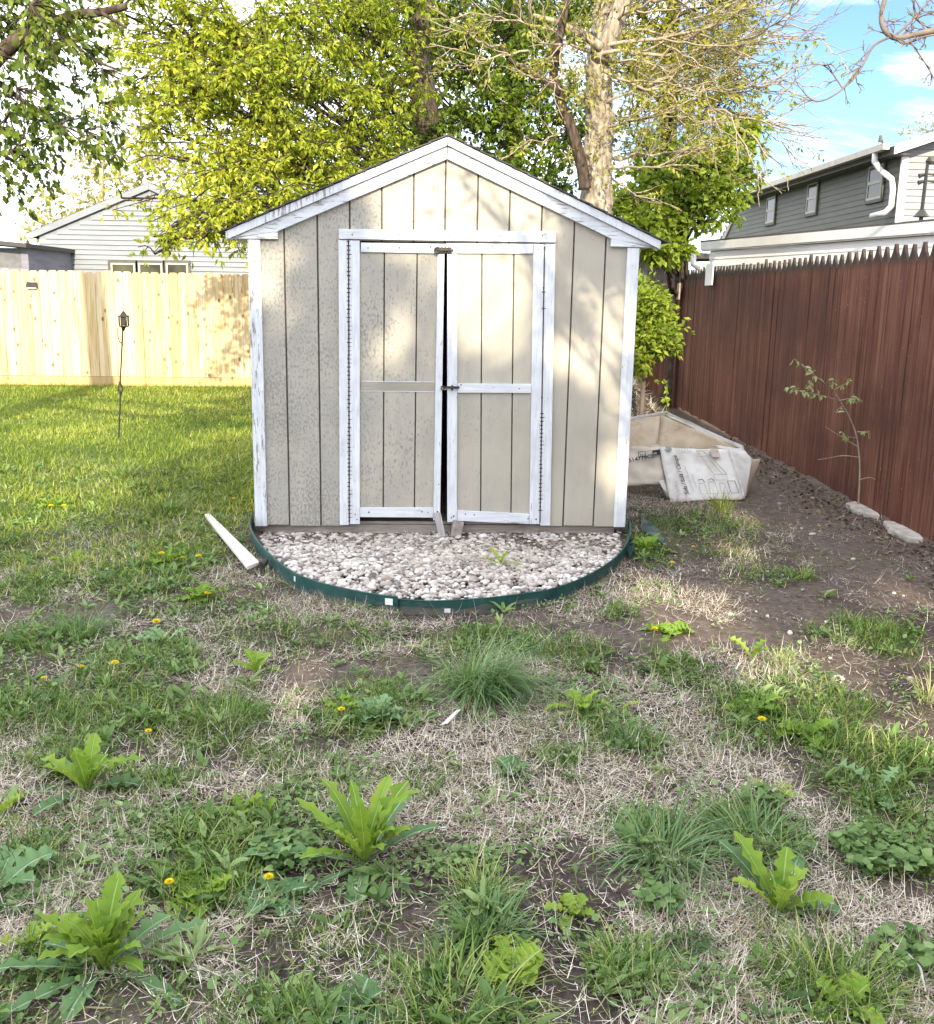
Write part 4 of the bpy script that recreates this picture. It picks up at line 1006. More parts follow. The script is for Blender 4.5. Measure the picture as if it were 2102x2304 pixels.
class Wood:
    """many tubes in one mesh, vectorised per segment count"""
    def __init__(s): s.V = []; s.F = []; s.o = 0
    def tube(s, pts, r0, r1, n=5):
        pts = np.asarray(pts, float); m = len(pts); r = np.linspace(r0, r1, m)
        T = unit(np.gradient(pts, axis=0)); ref = np.where(np.abs(T[:1, 2:3]) < .9, np.array([[0, 0, 1.]]), np.array([[1., 0, 0]]))
        A = unit(np.cross(T, ref)); B = np.cross(T, A)
        q = np.arange(n) * 2 * math.pi / n
        V = pts[:, None] + r[:, None, None] * (np.cos(q)[None, :, None] * A[:, None] + np.sin(q)[None, :, None] * B[:, None])
        i = np.arange(m - 1)[:, None] * n; k = np.arange(n)[None]
        Fq = np.stack([i + k, i + (k + 1) % n, i + n + (k + 1) % n, i + n + k], -1).reshape(-1, 4) + s.o
        s.V.append(V.reshape(-1, 3)); s.F.append(Fq); s.o += m * n
    def build(s, name, mat, parent): return npmesh(name, np.concatenate(s.V), [np.concatenate(s.F)], mat, None, True, parent)
class Foliage:
    def __init__(s): s.P = []; s.D = []; s.N = []; s.L = []; s.c = []
    def add(s, P, D, N, L, c): s.P.append(P); s.D.append(D); s.N.append(N); s.L.append(L); s.c.append(c)
    def build(s, name, mat, parent, aspect=.45, full=False):
        P, D, N, L, c = (np.concatenate(q) for q in (s.P, s.D, s.N, s.L, s.c))
        V, Fq, k = leaves_geo(P, D, N, L, L * aspect, full)
        return npmesh(name, V, Fq, mat, {'v': np.repeat(np.clip(c, 0, 1), k)}, False, parent)
def spray(fo, path, dens, L, cm, compound=3, spread=.06, start=.25, droop=.35):
    """leaflets along a twig"""
    seg = np.linalg.norm(np.diff(path, axis=0), axis=1).sum(); n = max(1, int(seg * dens))
    t = rng.uniform(start, 1.0, n) * (len(path) - 1); i = np.minimum(t.astype(int), len(path) - 2); f = (t - i)[:, None]
    base = path[i] * (1 - f) + path[i + 1] * f; tang = unit(path[i + 1] - path[i])
    out = unit(tang * .5 + rdir(n) * .9 + np.array([0, 0, -droop])); base = base + out * rng.uniform(.0, spread, (n, 1))
    tone = np.clip(rng.normal(cm, .17, n), 0, 1)
    for k in range(compound):
        d = unit(out + (rdir(n) * .75 if k else rdir(n) * .2)); N = unit(rdir(n) * .75 + np.array([0, -.25, .8]))
        l = L * rng.uniform(.6, 1.25, n) * (1 if k == 0 else .85)
        fo.add(base + out * (.02 if k else .03), d, N, l, tone + rng.normal(0, .05, n))
def tree(name, label, trunk, r0, r1, clumps, leafmat, barkmat, L=.10, dens=26, ntw=22, cm=.5, compound=3, cat='tree', group=None, droop=.35, limb_r=.04, lims=None, twig=.012, aspect=.45, trunk_n=10, holes=None):
    trunk = np.array(trunk, float); rt_ = empty(name, trunk[0], 0, label, cat, group); base = trunk[0].copy()
    tp = smooth_path3(trunk, 5) - base
    w_ = Wood(); rr = np.interp(np.linspace(0, 1, len(tp)), [0, .12, 1], [r0 * 1.25, r0, r1])
    mb = MB(); mb.tube(tp, list(rr), trunk_n); mb.build('trunk', barkmat, rt_, True)
    fo = Foliage()
    def blocked(path):
        if holes is None: return False
        for t_, r_ in holes:
            dv = path + base - np.array(t_); s_ = dv @ SUNV
            if np.min(np.linalg.norm(dv - s_[:, None] * SUNV, axis=1)) < r_ + .06: return True
        return False
    for cl in clumps:
        c = np.array(cl[0], float) - base; rad = cl[1]; k = cl[2] if len(cl) > 2 else 1.0; tone = cm + (cl[3] if len(cl) > 3 else rng.normal(0, .10))
        # the limb leaves the trunk below the clump
        dz = c[2] - .45 * np.hypot(*(c[:2] - tp[:, :2].mean(0)).T)
        i = int(np.argmin(np.abs(tp[:, 2] - max(dz, tp[0, 2] + .3 * (tp[-1, 2] - tp[0, 2]))) )); i = min(i, len(tp) - 1)
        lp = bez(tp[i], c, .06, 9, .06); w_.tube(lp, limb_r * (.6 + .4 * rad), .012, 6)
        m = max(3, int(ntw * k * max(rad, .3)))
        for j in range(m):
            q = lp[rng.integers(max(1, len(lp) - 4), len(lp))]
            d = rdir(1)[0] * rng.uniform(.45, 1.0) ** .5; d[2] *= .85
            e = c + d * rad * np.array([1, 1, .9])
            tw = bez(q, e, .10 if droop < .5 else .2, 5, .12)
            if blocked(tw): continue
            w_.tube(tw, twig, twig * .4, 3)
            spray(fo, tw, dens * k, L, tone, compound, .10, .25, droop)
            for h in range(2):   # side twigs
                s_ = tw[rng.integers(1, 5)]; e2 = s_ + rdir(1)[0] * rad * .42 + np.array([0, 0, -.1 * droop])
                t2 = bez(s_, e2, .08, 4, .1)
                if blocked(t2): continue
                w_.tube(t2, twig * .6, twig * .3, 3); spray(fo, t2, dens * k, L, tone, compound, .08, .1, droop)
    if w_.V: w_.build('branches', barkmat, rt_)
    if fo.P and holes is not None:
        Pw = np.concatenate(fo.P) + base; kp = np.ones(len(Pw), bool)
        for t_, r_ in holes:
            dv = Pw - np.array(t_); s_ = dv @ SUNV; kp &= np.linalg.norm(dv - s_[:, None] * SUNV, axis=1) > (r_ * 1.15 + .11) * (.8 + .4 * rng.random(len(Pw)))
        fo.P, fo.D, fo.N, fo.L, fo.c = ([np.concatenate(q)[kp]] for q in (fo.P, fo.D, fo.N, fo.L, fo.c))
    if fo.P: fo.build('crown', leafmat, rt_, aspect)
    return rt_
SUNV = np.array(to_sun)
def smooth_path3(P, n=6):
    P = np.array(P, float)
    if len(P) < 3: return np.linspace(P[0], P[-1], n + 1)
    return smooth_path(P, n)
def cl(dx, dy, Y, r, k=1.0, tone=None):
    return (AT(dx, dy, Y), r, k) if tone is None else (AT(dx, dy, Y), r, k, tone)

# --- box elder with drooping yellow green branches, left of the ridge
tx = AT(835, 300, 15.5)
T2 = [(tx[0] - .1, 15.5, 0), (tx[0] - .05, 15.5, 1.5), AT(838, 240, 15.5), AT(822, 120, 15.5), AT(835, 0, 15.5), AT(850, -120, 15.5), AT(860, -300, 15.6)]
cl2 = [cl(230, 20, 13, .8), cl(330, 50, 13, 1.0, 1, .10), cl(450, 70, 13.5, 1.15), cl(590, 50, 14, 1.1, 1, -.08), cl(700, 50, 14.5, 1.1, 1, -.12), cl(790, 20, 15, .9, 1, -.15),  # clump tones paint sunlit yellow on the left and shaded depth inside
       cl(290, 150, 12.6, .75, 1, .12), cl(380, 180, 12.6, .95, 1, .12), cl(500, 200, 13.2, 1.05), cl(630, 190, 13.6, 1.0, 1, -.08), cl(740, 190, 14.4, .85, 1, -.15),
       cl(270, 250, 12, .42, .8), cl(330, 310, 12, .6, .9, .12), cl(430, 300, 12.4, .8, 1, .12), cl(560, 310, 13, .9), cl(690, 290, 13.4, .75, 1, -.1), cl(770, 270, 14, .55, 1, -.1),
       cl(380, 395, 11.3, .48, .9, .15), cl(470, 390, 12, .55, .9, .1), cl(560, 390, 12.6, .5, .9), cl(640, 350, 13, .45), cl(330, 450, 10.9, .36, .9, .15), cl(405, 450, 11.2, .38, .8, .12), cl(460, 470, 11.5, .28, .7, .1), cl(305, 500, 10.7, .22, .8, .1), cl(330, 475, 10.8, .2, .8, .15), cl(240, 390, 12.4, .3, .5), cl(470, 440, 11.8, .4, .8), cl(530, 430, 12.2, .35, .8)]
tree('box_elder_tree', 'tall box elder with drooping yellow green leaves hanging left of the shed roof', T2, .24, .10, cl2, MT['leaf_box'], MT['bark_dark'], L=.088, dens=27, ntw=20, cm=.58, compound=3, droop=.55, aspect=.42)
# --- big pale trunk behind the right roof slope, half bare
Yt = 12.6
T1 = [AT(1176, 700, Yt) * np.array([1, 1, 0]), AT(1172, 430, Yt), AT(1176, 330, Yt), AT(1180, 230, Yt), AT(1178, 130, Yt), AT(1185, 40, Yt), AT(1196, -60, Yt), AT(1200, -250, Yt)]
T1[0] = np.array([T1[1][0] - .02, Yt, 0])
big = empty('trunk_tree', T1[0], 0, 'tall half bare tree with thick pale furrowed trunk behind the right roof slope', 'tree')
base = T1[0]
tp1 = smooth_path3(T1, 6) - base
mb = MB(); mb.tube(tp1, list(np.interp(np.linspace(0, 1, len(tp1)), [0, .2, .5, .62, 1], [.24, .185, .155, .12, .10])), 22)
trk = mb.build('trunk', MT['bark_light'], big, True)
sub = trk.modifiers.new('sub', 'SUBSURF'); sub.subdivision_type = 'SIMPLE'; sub.levels = 3; sub.render_levels = 3
tex = bpy.data.textures.new('bark_lumps', 'CLOUDS'); tex.noise_scale = .09
dm = trk.modifiers.new('lumps', 'DISPLACE'); dm.texture = tex; dm.strength = .075; dm.texture_coords = 'LOCAL'
def pathD(pts, Y=None): return smooth_path3([AT(*p) if len(p) == 3 else AT(p[0], p[1], Y) for p in pts], 5) - base
mb = MB(); mb.tube(pathD([(1152, 372), (1146, 330), (1128, 262), (1108, 215), (1100, 180), (1090, 150), (1096, 95), (1110, 35), (1118, -40)], Yt - .25), list(np.linspace(.075, .04, 41)), 8)
mb.tube(pathD([(1100, 185), (1075, 160), (1040, 140), (1005, 118), (985, 90)], Yt - .3), list(np.linspace(.045, .02, 21)), 7)
mb.build('dark_stem', MT['bark_dark'], big, True)
tw = Wood()
mb = MB()
mb.tube(pathD([(1182, 120), (1205, 60), (1228, 0), (1240, -80)], Yt - .1), list(np.linspace(.13, .085, 16)), 9)
mb.tube(pathD([(1185, 95), (1150, 70), (1100, 45), (1050, 30)], Yt - .2), list(np.linspace(.06, .02, 16)), 7)
mb.build('limb', MT['bark_light'], big, True)
fo1 = Foliage()
def fan(p0, p1, r, nsub, sublen, side=1, depth=0, leaf=.15, upb=.35, wood=None):
    wood = wood or tw
    p = bez(p0, p1, rng.uniform(-.12, .06), 8, .05); wood.tube(p, r, max(r * .35, .0045), 5 if depth == 0 else 4)
    for k in range(nsub):
        t = rng.uniform(.2, 1.0); i = min(int(t * 7), 6); s_ = p[i] + (p[i + 1] - p[i]) * rng.random(); d = unit(p[i + 1] - p[i])
        q = unit(d * .75 + rdir(1)[0] * .5 + np.array([.12, 0, upb * rng.uniform(-.5, 1.0)])); L_ = sublen * rng.uniform(.5, 1.2)
        if depth < 1: fan(s_, s_ + q * L_, max(r * .5, .007), max(2, nsub // 2), sublen * .45, side, depth + 1, leaf, upb, wood)
        else:
            pp = bez(s_, s_ + q * L_, -.05, 5, .06); wood.tube(pp, .0052, .003, 3)
            if rng.random() < leaf: spray(fo1, pp, 30, .062, .55, 2, .05, .35, .2)
A = lambda x, y, dy=0: AT(x, y, Yt + dy) - base
FANS = [((1186, 90), (1440, 40), .030, 9, 1.0), ((1188, 105), (1500, 95), .030, 10, 1.0), ((1188, 120), (1420, 130), .028, 10, .9), ((1190, 60), (1330, -20), .03, 8, .9), ((1230, 0), (1480, -30), .028, 9, 1.0),
        ((1190, 140), (1380, 190), .024, 9, .8), ((1360, 120), (1400, 215), .022, 8, .7), ((1400, 215), (1560, 255), .018, 10, .8), ((1395, 170), (1540, 160), .018, 10, .8), ((1450, 60), (1600, 70), .016, 9, .7),
        ((1200, 310), (1390, 290), .026, 11, .7), ((1200, 330), (1350, 325), .022, 8, .55), ((1198, 250), (1330, 220), .022, 9, .7), ((1196, 200), (1320, 150), .022, 9, .7), ((1200, 350), (1300, 400), .016, 7, .45),
        ((1160, 200), (1060, 150), .022, 8, .6), ((1170, 100), (1040, 60), .024, 9, .7), ((1100, 60), (960, 40), .020, 9, .7), ((1040, 100), (900, 130), .018, 8, .6), ((985, 90), (880, 30), .018, 8, .6), ((1095, 60), (1130, -30), .02, 7, .5), ((1120, 250), (1030, 280), .014, 7, .5), ((1480, 230), (1560, 300), .012, 7, .45), ((1430, 90), (1560, 20), .016, 9, .7), ((1250, 60), (1380, 90), .022, 9, .8), ((1300, 250), (1420, 240), .016, 9, .6), ((1340, 40), (1560, -10), .018, 9, .8)]
for (x0, y0), (x1, y1), r, ns, sl2 in FANS:
    fan(A(x0, y0, rng.uniform(-.3, .1)), A(x1, y1, rng.uniform(-1.4, .4)), r * .85, max(5, int(ns * .8)), sl2, leaf=.62 if x1 < 1480 else .16)
fan(A(1480, 265, -1.2), A(1530, 330, -1.2), .010, 5, .35, leaf=.05, upb=-.4); fan(A(1440, 230, -1.2), A(1500, 360, -1.2), .009, 4, .35, leaf=.02, upb=-.3)
for x_, y_, r_ in ((1150, 60, .35), (1215, 130, .3), (1140, 200, .35), (1215, 235, .28), (1165, 285, .25), (1205, 310, .22), (1130, 310, .3), (1175, 150, .25), (1240, 60, .4), (1090, 110, .4), (1185, 20, .35), (1225, 350, .2), (1150, 130, .3), (1270, 170, .4), (1300, 100, .45), (1360, 160, .45), (1380, 60, .45), (1270, 250, .35), (1330, 240, .35), (1440, 150, .35)):
    c_ = A(x_, y_, rng.uniform(-.7, -.25))
    for j in range(int(26 * r_)):
        e_ = c_ + rdir(1)[0] * r_ * rng.uniform(.4, 1.0); p_ = bez(c_ + rdir(1)[0] * r_ * .3, e_, .08, 5, .1); tw.tube(p_, .0055, .003, 3); spray(fo1, p_, 24, .062, .55 + rng.normal(0, .1), 2, .06, .1, .3)
tw.build('twigs', MT['twig'], big); fo1.build('young_leaves', MT['leaf_olive'], big, .45)
# --- leafy tree filling the background right of the ridge
tx = AT(1020, 330, 17.5)
T3 = [(tx[0], 17.5, 0), (tx[0], 17.5, 2), AT(1010, 150, 17.5), AT(1020, -60, 17.5)]
cl3 = [cl(870, 280, 15.4, .8, 1, -.05), cl(940, 230, 15.6, .9), cl(1020, 260, 15.8, .9, 1, .08), cl(1090, 240, 16, .9), cl(1000, 330, 15, .65, 1, .05), cl(1080, 330, 15.2, .6, 1, .05), cl(930, 320, 15.2, .6, 1, -.1), cl(870, 190, 16, .9, 1, -.12), cl(960, 150, 16.5, 1.1, 1, -.1), cl(1060, 150, 17, 1.1), cl(900, 60, 16.5, 1.2, 1, -.12), cl(1010, 50, 17, 1.2, 1, -.1), cl(1110, 60, 17.5, 1.2), cl(830, 330, 15.4, .55, 1, -.15), cl(1110, 370, 15, .35), cl(700, 120, 19.5, 1.4, .9, -.28), cl(600, 230, 19.5, 1.4, .9, -.28), cl(760, 250, 19, 1.2, .9, -.3), cl(480, 120, 20, 1.4, .8, -.25), cl(850, 110, 19, 1.3, .9, -.3), cl(640, 20, 20, 1.5, .8, -.28), cl(520, 320, 19, 1.0, .8, -.25), cl(680, 330, 18.5, .9, .9, -.3), cl(800, 10, 19.5, 1.3, .9, -.28), cl(960, 20, 19, 1.3, .9, -.28), cl(1080, 20, 19.5, 1.2, .8, -.25)]  # far clumps toned darker: deep canopy shade painted into the leaves
tree('background_tree', 'dark leafed tree with shade toned depths filling the gap above the shed ridge', T3, .2, .09, cl3, MT['leaf_dense'], MT['bark_dark'], L=.10, dens=20, ntw=18, cm=.46, droop=.25, aspect=.5)
tx = AT(1320, 330, 18.5)
T3b = [(tx[0], 18.5, 0), (tx[0], 18.5, 2), AT(1320, 150, 18.5), AT(1330, -80, 18.5)]
cl3b = [cl(1240, 130, 17.5, 1.1), cl(1240, 230, 17, .9), cl(1330, 190, 17.5, 1.1), cl(1330, 70, 18, 1.2), cl(1420, 110, 18, 1.1), cl(1420, 200, 17.5, .95), cl(1250, 20, 18, 1.2), cl(1400, 10, 18.5, 1.1), cl(1480, 170, 18, .65, .8), cl(1490, 80, 18.5, .7, .7), cl(1490, 250, 17.5, .5, .7), cl(1370, 280, 17, .7), cl(1280, 290, 16.8, .7), cl(1470, 30, 18.5, .7, .7)]
tree('olive_tree_behind_twigs', 'olive green tree in young leaf behind the bare twigs on the right', T3b, .2, .09, cl3b, MT['leaf_olive'], MT['bark_dark'], L=.085, dens=22, ntw=18, cm=.52, droop=.2, aspect=.42)
# --- dense bright green small tree behind the right eave
tx = AT(1340, 400, 15.6)
T4 = [(tx[0], 15.6, 0), (tx[0] + .1, 15.6, 1.2), AT(1345, 400, 15.6), AT(1350, 330, 15.6)]
cl4 = [cl(1250, 400, 14.8, .6, 1, .06), cl(1330, 400, 15, .7, 1, -.08), cl(1400, 390, 15.2, .6, 1, .08), cl(1420, 330, 15.5, .65), cl(1380, 330, 15.4, .6, 1, -.05), cl(1455, 285, 15.8, .42, 1, .05), cl(1470, 260, 15.8, .25), cl(1300, 350, 15.4, .6, 1, -.2), cl(1240, 450, 14.2, .5, 1, .12), cl(1300, 440, 14.6, .42, 1, .1), cl(1305, 490, 13.9, .22, 1, .1), cl(1340, 478, 14.2, .2, 1, .05), cl(1268, 480, 13.8, .26, 1, .1), cl(1385, 425, 15, .36, 1, .12), cl(1215, 400, 14.8, .35, 1, .1), cl(1430, 380, 15.4, .3), cl(1462, 330, 15.8, .25)]
tree('mulberry_tree', 'dense bright green broad leaved tree right behind the shed roof edge', T4, .14, .05, cl4, MT['leaf_dense'], MT['bark_dark'], L=.115, dens=26, ntw=26, cm=.58, compound=2, droop=.2, aspect=.66)
# --- bush at the right shed corner
tb = GR(1290, 760); cb = [(AT(1262, 605, 9.6), .22, 1.2), (AT(1278, 655, 9.5), .27, 1.2), (AT(1255, 698, 9.4), .2, 1.1), (AT(1300, 630, 9.7), .19, 1.1), (AT(1262, 562, 9.9), .13, 1.0), (AT(1315, 668, 9.6), .15, 1.0), (AT(1235, 640, 9.6), .25, 1.1), (AT(1295, 590, 9.8), .11, 1.0)]
bx0 = AT(1270, 700, 9.6)
tree('corner_bush', 'bright green leafy bush squeezed between the shed and the red fence', [(bx0[0], 9.6, 0), (bx0[0], 9.6, .5), AT(1272, 640, 9.6)], .03, .015, cb, MT['leaf_dense'], MT['twigdark'], L=.062, dens=46, ntw=60, cm=.64, compound=3, cat='bush', droop=.1, limb_r=.014, twig=.005, aspect=.48)
# thin leafy stem near the fence behind the carton
w_ = empty('thin_stem', GR(1312, 815) * np.array([1, 1, 0]), 0, 'thin leafy shoot standing by the red fence behind the carton', 'shoot')
bs = np.array(w_.location); wd = Wood(); fo = Foliage(); yy = bs[1]
p = smooth_path3([np.zeros(3), AT(1313, 790, yy) - bs, AT(1312, 760, yy) - bs, AT(1314, 750, yy) - bs], 4); wd.tube(p, .006, .003, 4)
for dx, dy in ((1310, 755), (1314, 768), (1309, 785), (1314, 792)):
    c = AT(dx, dy, yy) - bs; n = 5; fo.add(np.repeat(c[None], n, 0), rdir(n), rdir(n) * .5 + [0, -.5, .6], np.full(n, .075), rng.uniform(.6, 1, n))
wd.build('stem', MT['twigdark'], w_); fo.build('leaves', MT['leaf_dense'], w_, .6, True)
# --- sapling in front of the red fence
s0 = np.array([3.06, 7.68, 0.0]); Ys = s0[1]
sp = empty('sapling', s0, 0, 'spindly sapling with few pale leaf sprays before the red fence', 'sapling')
wd = Wood(); fo = Foliage(); Q = lambda x, y, dy=0: AT(x, y, Ys + dy) - s0
main = smooth_path3([Q(1690, 992), Q(1693, 930), Q(1690, 880), Q(1684, 850), Q(1672, 820), Q(1655, 790), Q(1640, 768)], 4); wd.tube(main, .008, .004, 5)
for pts, nl in (([(1640, 768), (1620, 752), (1600, 735), (1585, 722), (1562, 706)], 9), ([(1655, 790), (1630, 782), (1600, 775), (1575, 770), (1550, 762)], 12), ([(1655, 788), (1670, 785), (1682, 786), (1692, 784)], 7), ([(1640, 768), (1640, 755), (1642, 745)], 4), ([(1600, 776), (1595, 760), (1590, 752)], 5), ([(1688, 850), (1700, 850), (1708, 852)], 4), ([(1685, 862), (1665, 858), (1658, 850)], 4), ([(1660, 800), (1650, 805), (1648, 812)], 2), ([(1640, 768), (1665, 755), (1672, 748)], 4)):
    p = smooth_path3([Q(a, b, -.1 * i) for i, (a, b) in enumerate(pts)], 3); wd.tube(p, .0042, .0025, 4)
    t = np.linspace(.35, 1, nl) * (len(p) - 1.01); i = t.astype(int); ps = p[i] + (p[i + 1] - p[i]) * (t - i)[:, None]
    for k in range(2): fo.add(ps, unit(rdir(nl) * .7 + np.array([-.1, -.3, -.35])), rdir(nl) * .4 + [0, -.4, .7], rng.uniform(.035, .06, nl), rng.uniform(.55, 1, nl))
for pts in ([(1690, 900), (1660, 897), (1630, 902), (1610, 905)], [(1690, 945), (1712, 940), (1725, 945), (1740, 950)], [(1690, 880), (1640, 850), (1625, 840)]):
    wd.tube(smooth_path3([Q(a, b, -.05) for a, b in pts], 3), .0038, .002, 4)
wd.build('stem', MT['twig'], sp); fo.build('leaves', m_leaf('pale_sapling_leaves', [(0, (.13, .18, .05)), (1, (.36, .40, .19))], .3), sp, .42, True)
# --- dark leaved maple reaching in from the left edge
TL = np.array([-5.9, 8.6, 0.0])
wm = empty('maple_tree', TL, 0, 'dark leaved maple whose limbs reach in at the upper left', 'tree'); wd = Wood(); fo = Foliage()
Q = lambda x, y, Y=9.6: AT(x, y, Y * .75) - TL
mb = MB(); mb.tube(smooth_path3([np.zeros(3), np.array([.1, 0, 2.5]), np.array([.0, -.1, 5.0]), np.array([-.1, -.2, 8.5])], 6), list(np.linspace(.3, .14, 19)), 12); mb.build('trunk', MT['bark_dark'], wm, True)
limbs = [([(-160, 260), (-60, 175), (0, 108), (62, 58)], .085, .07), ([(62, 58), (70, 30), (85, -30)], .07, .05), ([(62, 56), (150, 30), (200, 24), (250, 12)], .05, .03), ([(62, 60), (75, 70), (95, 100), (130, 130)], .035, .012), ([(200, 26), (225, 40), (250, 55)], .02, .01),
         ([(-60, 130), (0, 165), (40, 195)], .04, .02), ([(40, 195), (90, 230), (120, 270), (125, 300)], .02, .01), ([(100, 30), (150, 90), (190, 120), (240, 140)], .022, .009), ([(-80, 250), (0, 300), (60, 340)], .03, .01)]
for q_, z_, r_ in ((Q(-160, 260), 2.5, .066), (Q(-60, 130), 3.0, .037), (Q(-80, 250, 9.6), 2.3, .03)):
    wd.tube(bez(np.array([.05, -.05, z_]), q_, .05, 8, .03), r_ * 1.15, r_ * .95, 8)
for pts, a, b in limbs:
    p = smooth_path3([Q(x, y, 9.6 + .02 * i) for i, (x, y) in enumerate(pts)], 5); wd.tube(p, a * .75, b * .75, 8)
cm_ = [(20, 20, .5), (75, 15, .5), (130, 15, .45), (170, 60, .32), (110, 60, .4), (55, 90, .36), (180, 105, .24), (10, 60, .4), (30, 150, .34), (80, 130, .3), (130, 110, .26), (15, 215, .42), (70, 210, .3), (120, 245, .3), (60, 265, .36), (15, 290, .42), (150, 280, .28), (105, 310, .32), (195, 285, .24), (60, 330, .3), (215, 220, .16), (185, 235, .18), (230, 165, .22), (20, 360, .3), (100, 180, .22), (235, 255, .15), (205, 160, .2), (160, 170, .15)]
for x, y, r in cm_:
    r = r * .75; c = Q(x, y, rng.uniform(9.0, 10.2)); st_ = c + np.array([-.25, 0, .25]) * r * 2
    for j in range(int(6 + 23 * r)):
        e = c + rdir(1)[0] * r * rng.uniform(.5, 1.05); p = bez(st_, e, .1, 5, .1); wd.tube(p, .006, .0025, 3); spray(fo, p, 23, .062, .50, 2, .06, .2, .6)
wd.build('branches', MT['bark_dark'], wm); fo.build('crown', MT['leaf_shade'], wm, .62)
# --- distant trees behind the gabled house and on the far right
def simple_far(name, label, base, clumps, mat, L, cm, dens=9, ntw=16):
    tree(name, label, [base, base + np.array([0, 0, 2.0]), base + np.array([.2, 0, 6.0])], .2, .06, clumps, mat, MT['twig'], L=L, dens=dens, ntw=ntw, cm=cm, compound=2, droop=.1, twig=.014, aspect=.5)
simple_far('yellow_spring_tree', 'pale yellow green spring tree beyond the left gable slope', AT(200, 520, 37) * np.array([1, 1, 0]), [cl(90, 440, 37, 1.2, .7), cl(150, 400, 37, 1.6, .7), cl(230, 350, 38, 2.2, .6), cl(320, 330, 38, 2.2, .6), cl(200, 420, 36, 1.6, .7), cl(300, 260, 39, 2.0, .45), cl(60, 462, 36, .8, .7), cl(160, 330, 38, 1.5, .45), cl(420, 330, 38, 2.0, .6), cl(390, 420, 37, 1.5, .6), cl(470, 400, 38, 1.5, .6)], MT['leaf_far'], .26, .55, 7, 13)
simple_far('blossom_tree', 'half bare far tree in pale bud over the right house roof', AT(1830, 420, 34) * np.array([1, 1, 0]), [cl(1835, 240, 34, 1.2, .5), cl(1810, 258, 34, .7, .5), cl(1860, 215, 34, 1.3, .5)], MT['leaf_far'], .12, .4, 6, 20)
# --- bare tree overhanging at the upper right
TR_ = np.array([6.6, 9.5, 0.0])
br = empty('bare_tree', TR_, 0, 'bare tree whose dark budding branches hang in at the upper right corner', 'tree'); wd = Wood(); fo = Foliage()
Q = lambda x, y, Y=9.3: AT(x, y, Y) - TR_
mb = MB(); mb.tube(smooth_path3([np.zeros(3), np.array([0, 0, 2.5]), np.array([-.15, 0, 5.0]), np.array([-.1, 0, 8.0])], 6), list(np.linspace(.22, .10, 19)), 12); mb.build('trunk', MT['bark_dark'], br, True)
def limb(pts, a, b, nsub=0, sl2=.25):
    p = smooth_path3([Q(x, y) for x, y in pts], 5); wd.tube(p, a, b, 6)
    for k in range(nsub):
        i = rng.integers(1, len(p) - 1); d = unit(unit(p[i] - p[i - 1]) * .5 + rdir(1)[0] * np.array([.9, .4, .9])); q = bez(p[i], p[i] + d * sl2 * rng.uniform(.4, 1.1), .05, 5, .1); wd.tube(q, .006, .003, 4)
        for h in range(2):
            j = rng.integers(1, 4); d2 = unit(d + rdir(1)[0] * .7); wd.tube(bez(q[j], q[j] + d2 * sl2 * .4, .03, 4, .1), .0045, .0025, 3)
        for m_ in range(3): fo.add(q[-1:] + rdir(1) * .01, rdir(1), rdir(1), np.array([.035]), np.array([.5]))
for q_, z_, r_ in ((Q(2000, 20), 3.6, .034), (Q(2000, -60), 4.2, .024)):
    wd.tube(bez(np.array([-.05, 0, z_]), q_, .08, 8, .03), r_ * 1.4, r_, 7)
limb([(2000, 20), (1900, 50), (1839, 60), (1800, 68), (1765, 75), (1742, 60), (1735, 30), (1745, -10), (1760, -60)], .030, .018, 12)
limb([(1765, 74), (1778, 85), (1790, 82), (1820, 72), (1850, 66)], .015, .010, 5)
limb([(1754, 72), (1720, 90), (1700, 125), (1680, 155), (1650, 182), (1620, 198), (1598, 196), (1580, 178)], .013, .006, 9, .22)
limb([(1660, 175), (1620, 128), (1560, 135)], .007, .004, 4, .2)
limb([(1760, 72), (1785, 50), (1810, 25), (1830, 0), (1850, -30)], .012, .008, 7)
limb([(1790, 78), (1805, 100), (1825, 130), (1842, 160)], .008, .005, 4, .15)
limb([(1800, -10), (1800, 20), (1812, 45), (1835, 55)], .010, .006, 6)
limb([(2000, -60), (1880, -30), (1820, -15), (1780, -30)], .02, .012, 8, .35)
limb([(1660, 172), (1700, 128), (1690, 135)], .006, .004, 3, .15)
wd.build('branches', MT['twigdark'], br); fo.build('young_leaves', MT['leaf_olive'], br, .5)
# --- unseen shade trees behind the photographer, crowns laid out to place the shade
def shade_tree(name, label, bx_, by_, clumps, holes, k=1.9):
    cs = [(np.array([x, by_ + rng.uniform(-1.2, 1.2), z]), r, k) for x, z, r in clumps]
    tree(name, label, [(bx_, by_, 0), (bx_ + .1, by_, 2.5), (bx_, by_, 5.5), (bx_ + .2, by_, 8)], .32, .12, cs, MT['leaf_dense'], MT['bark_dark'], L=.21, dens=15, ntw=20, cm=.5, compound=2, droop=.2, aspect=.62, holes=holes)
# tree on the right behind the viewer, one limb reaching over the lawn
tree('overhanging_tree', 'young tree behind the viewer whose bare limb shades the shed gable', [(3.4, -1.6, 0), (3.3, -1.5, 2.0), (3.1, -1.4, 4.0), (2.9, -1.2, 6.2)], .13, .05,
     [(np.array([.35, 1.75, 4.45]), .38, .7), (np.array([.72, 1.5, 4.42]), .38, .8), (np.array([.15, 2.05, 4.5]), .25, .8), (np.array([.55, 1.9, 4.25]), .25, .8)], MT['leaf_dense'], MT['bark_dark'], L=.085, dens=10, ntw=14, cm=.5, compound=2, droop=.3, limb_r=.03, twig=.010)

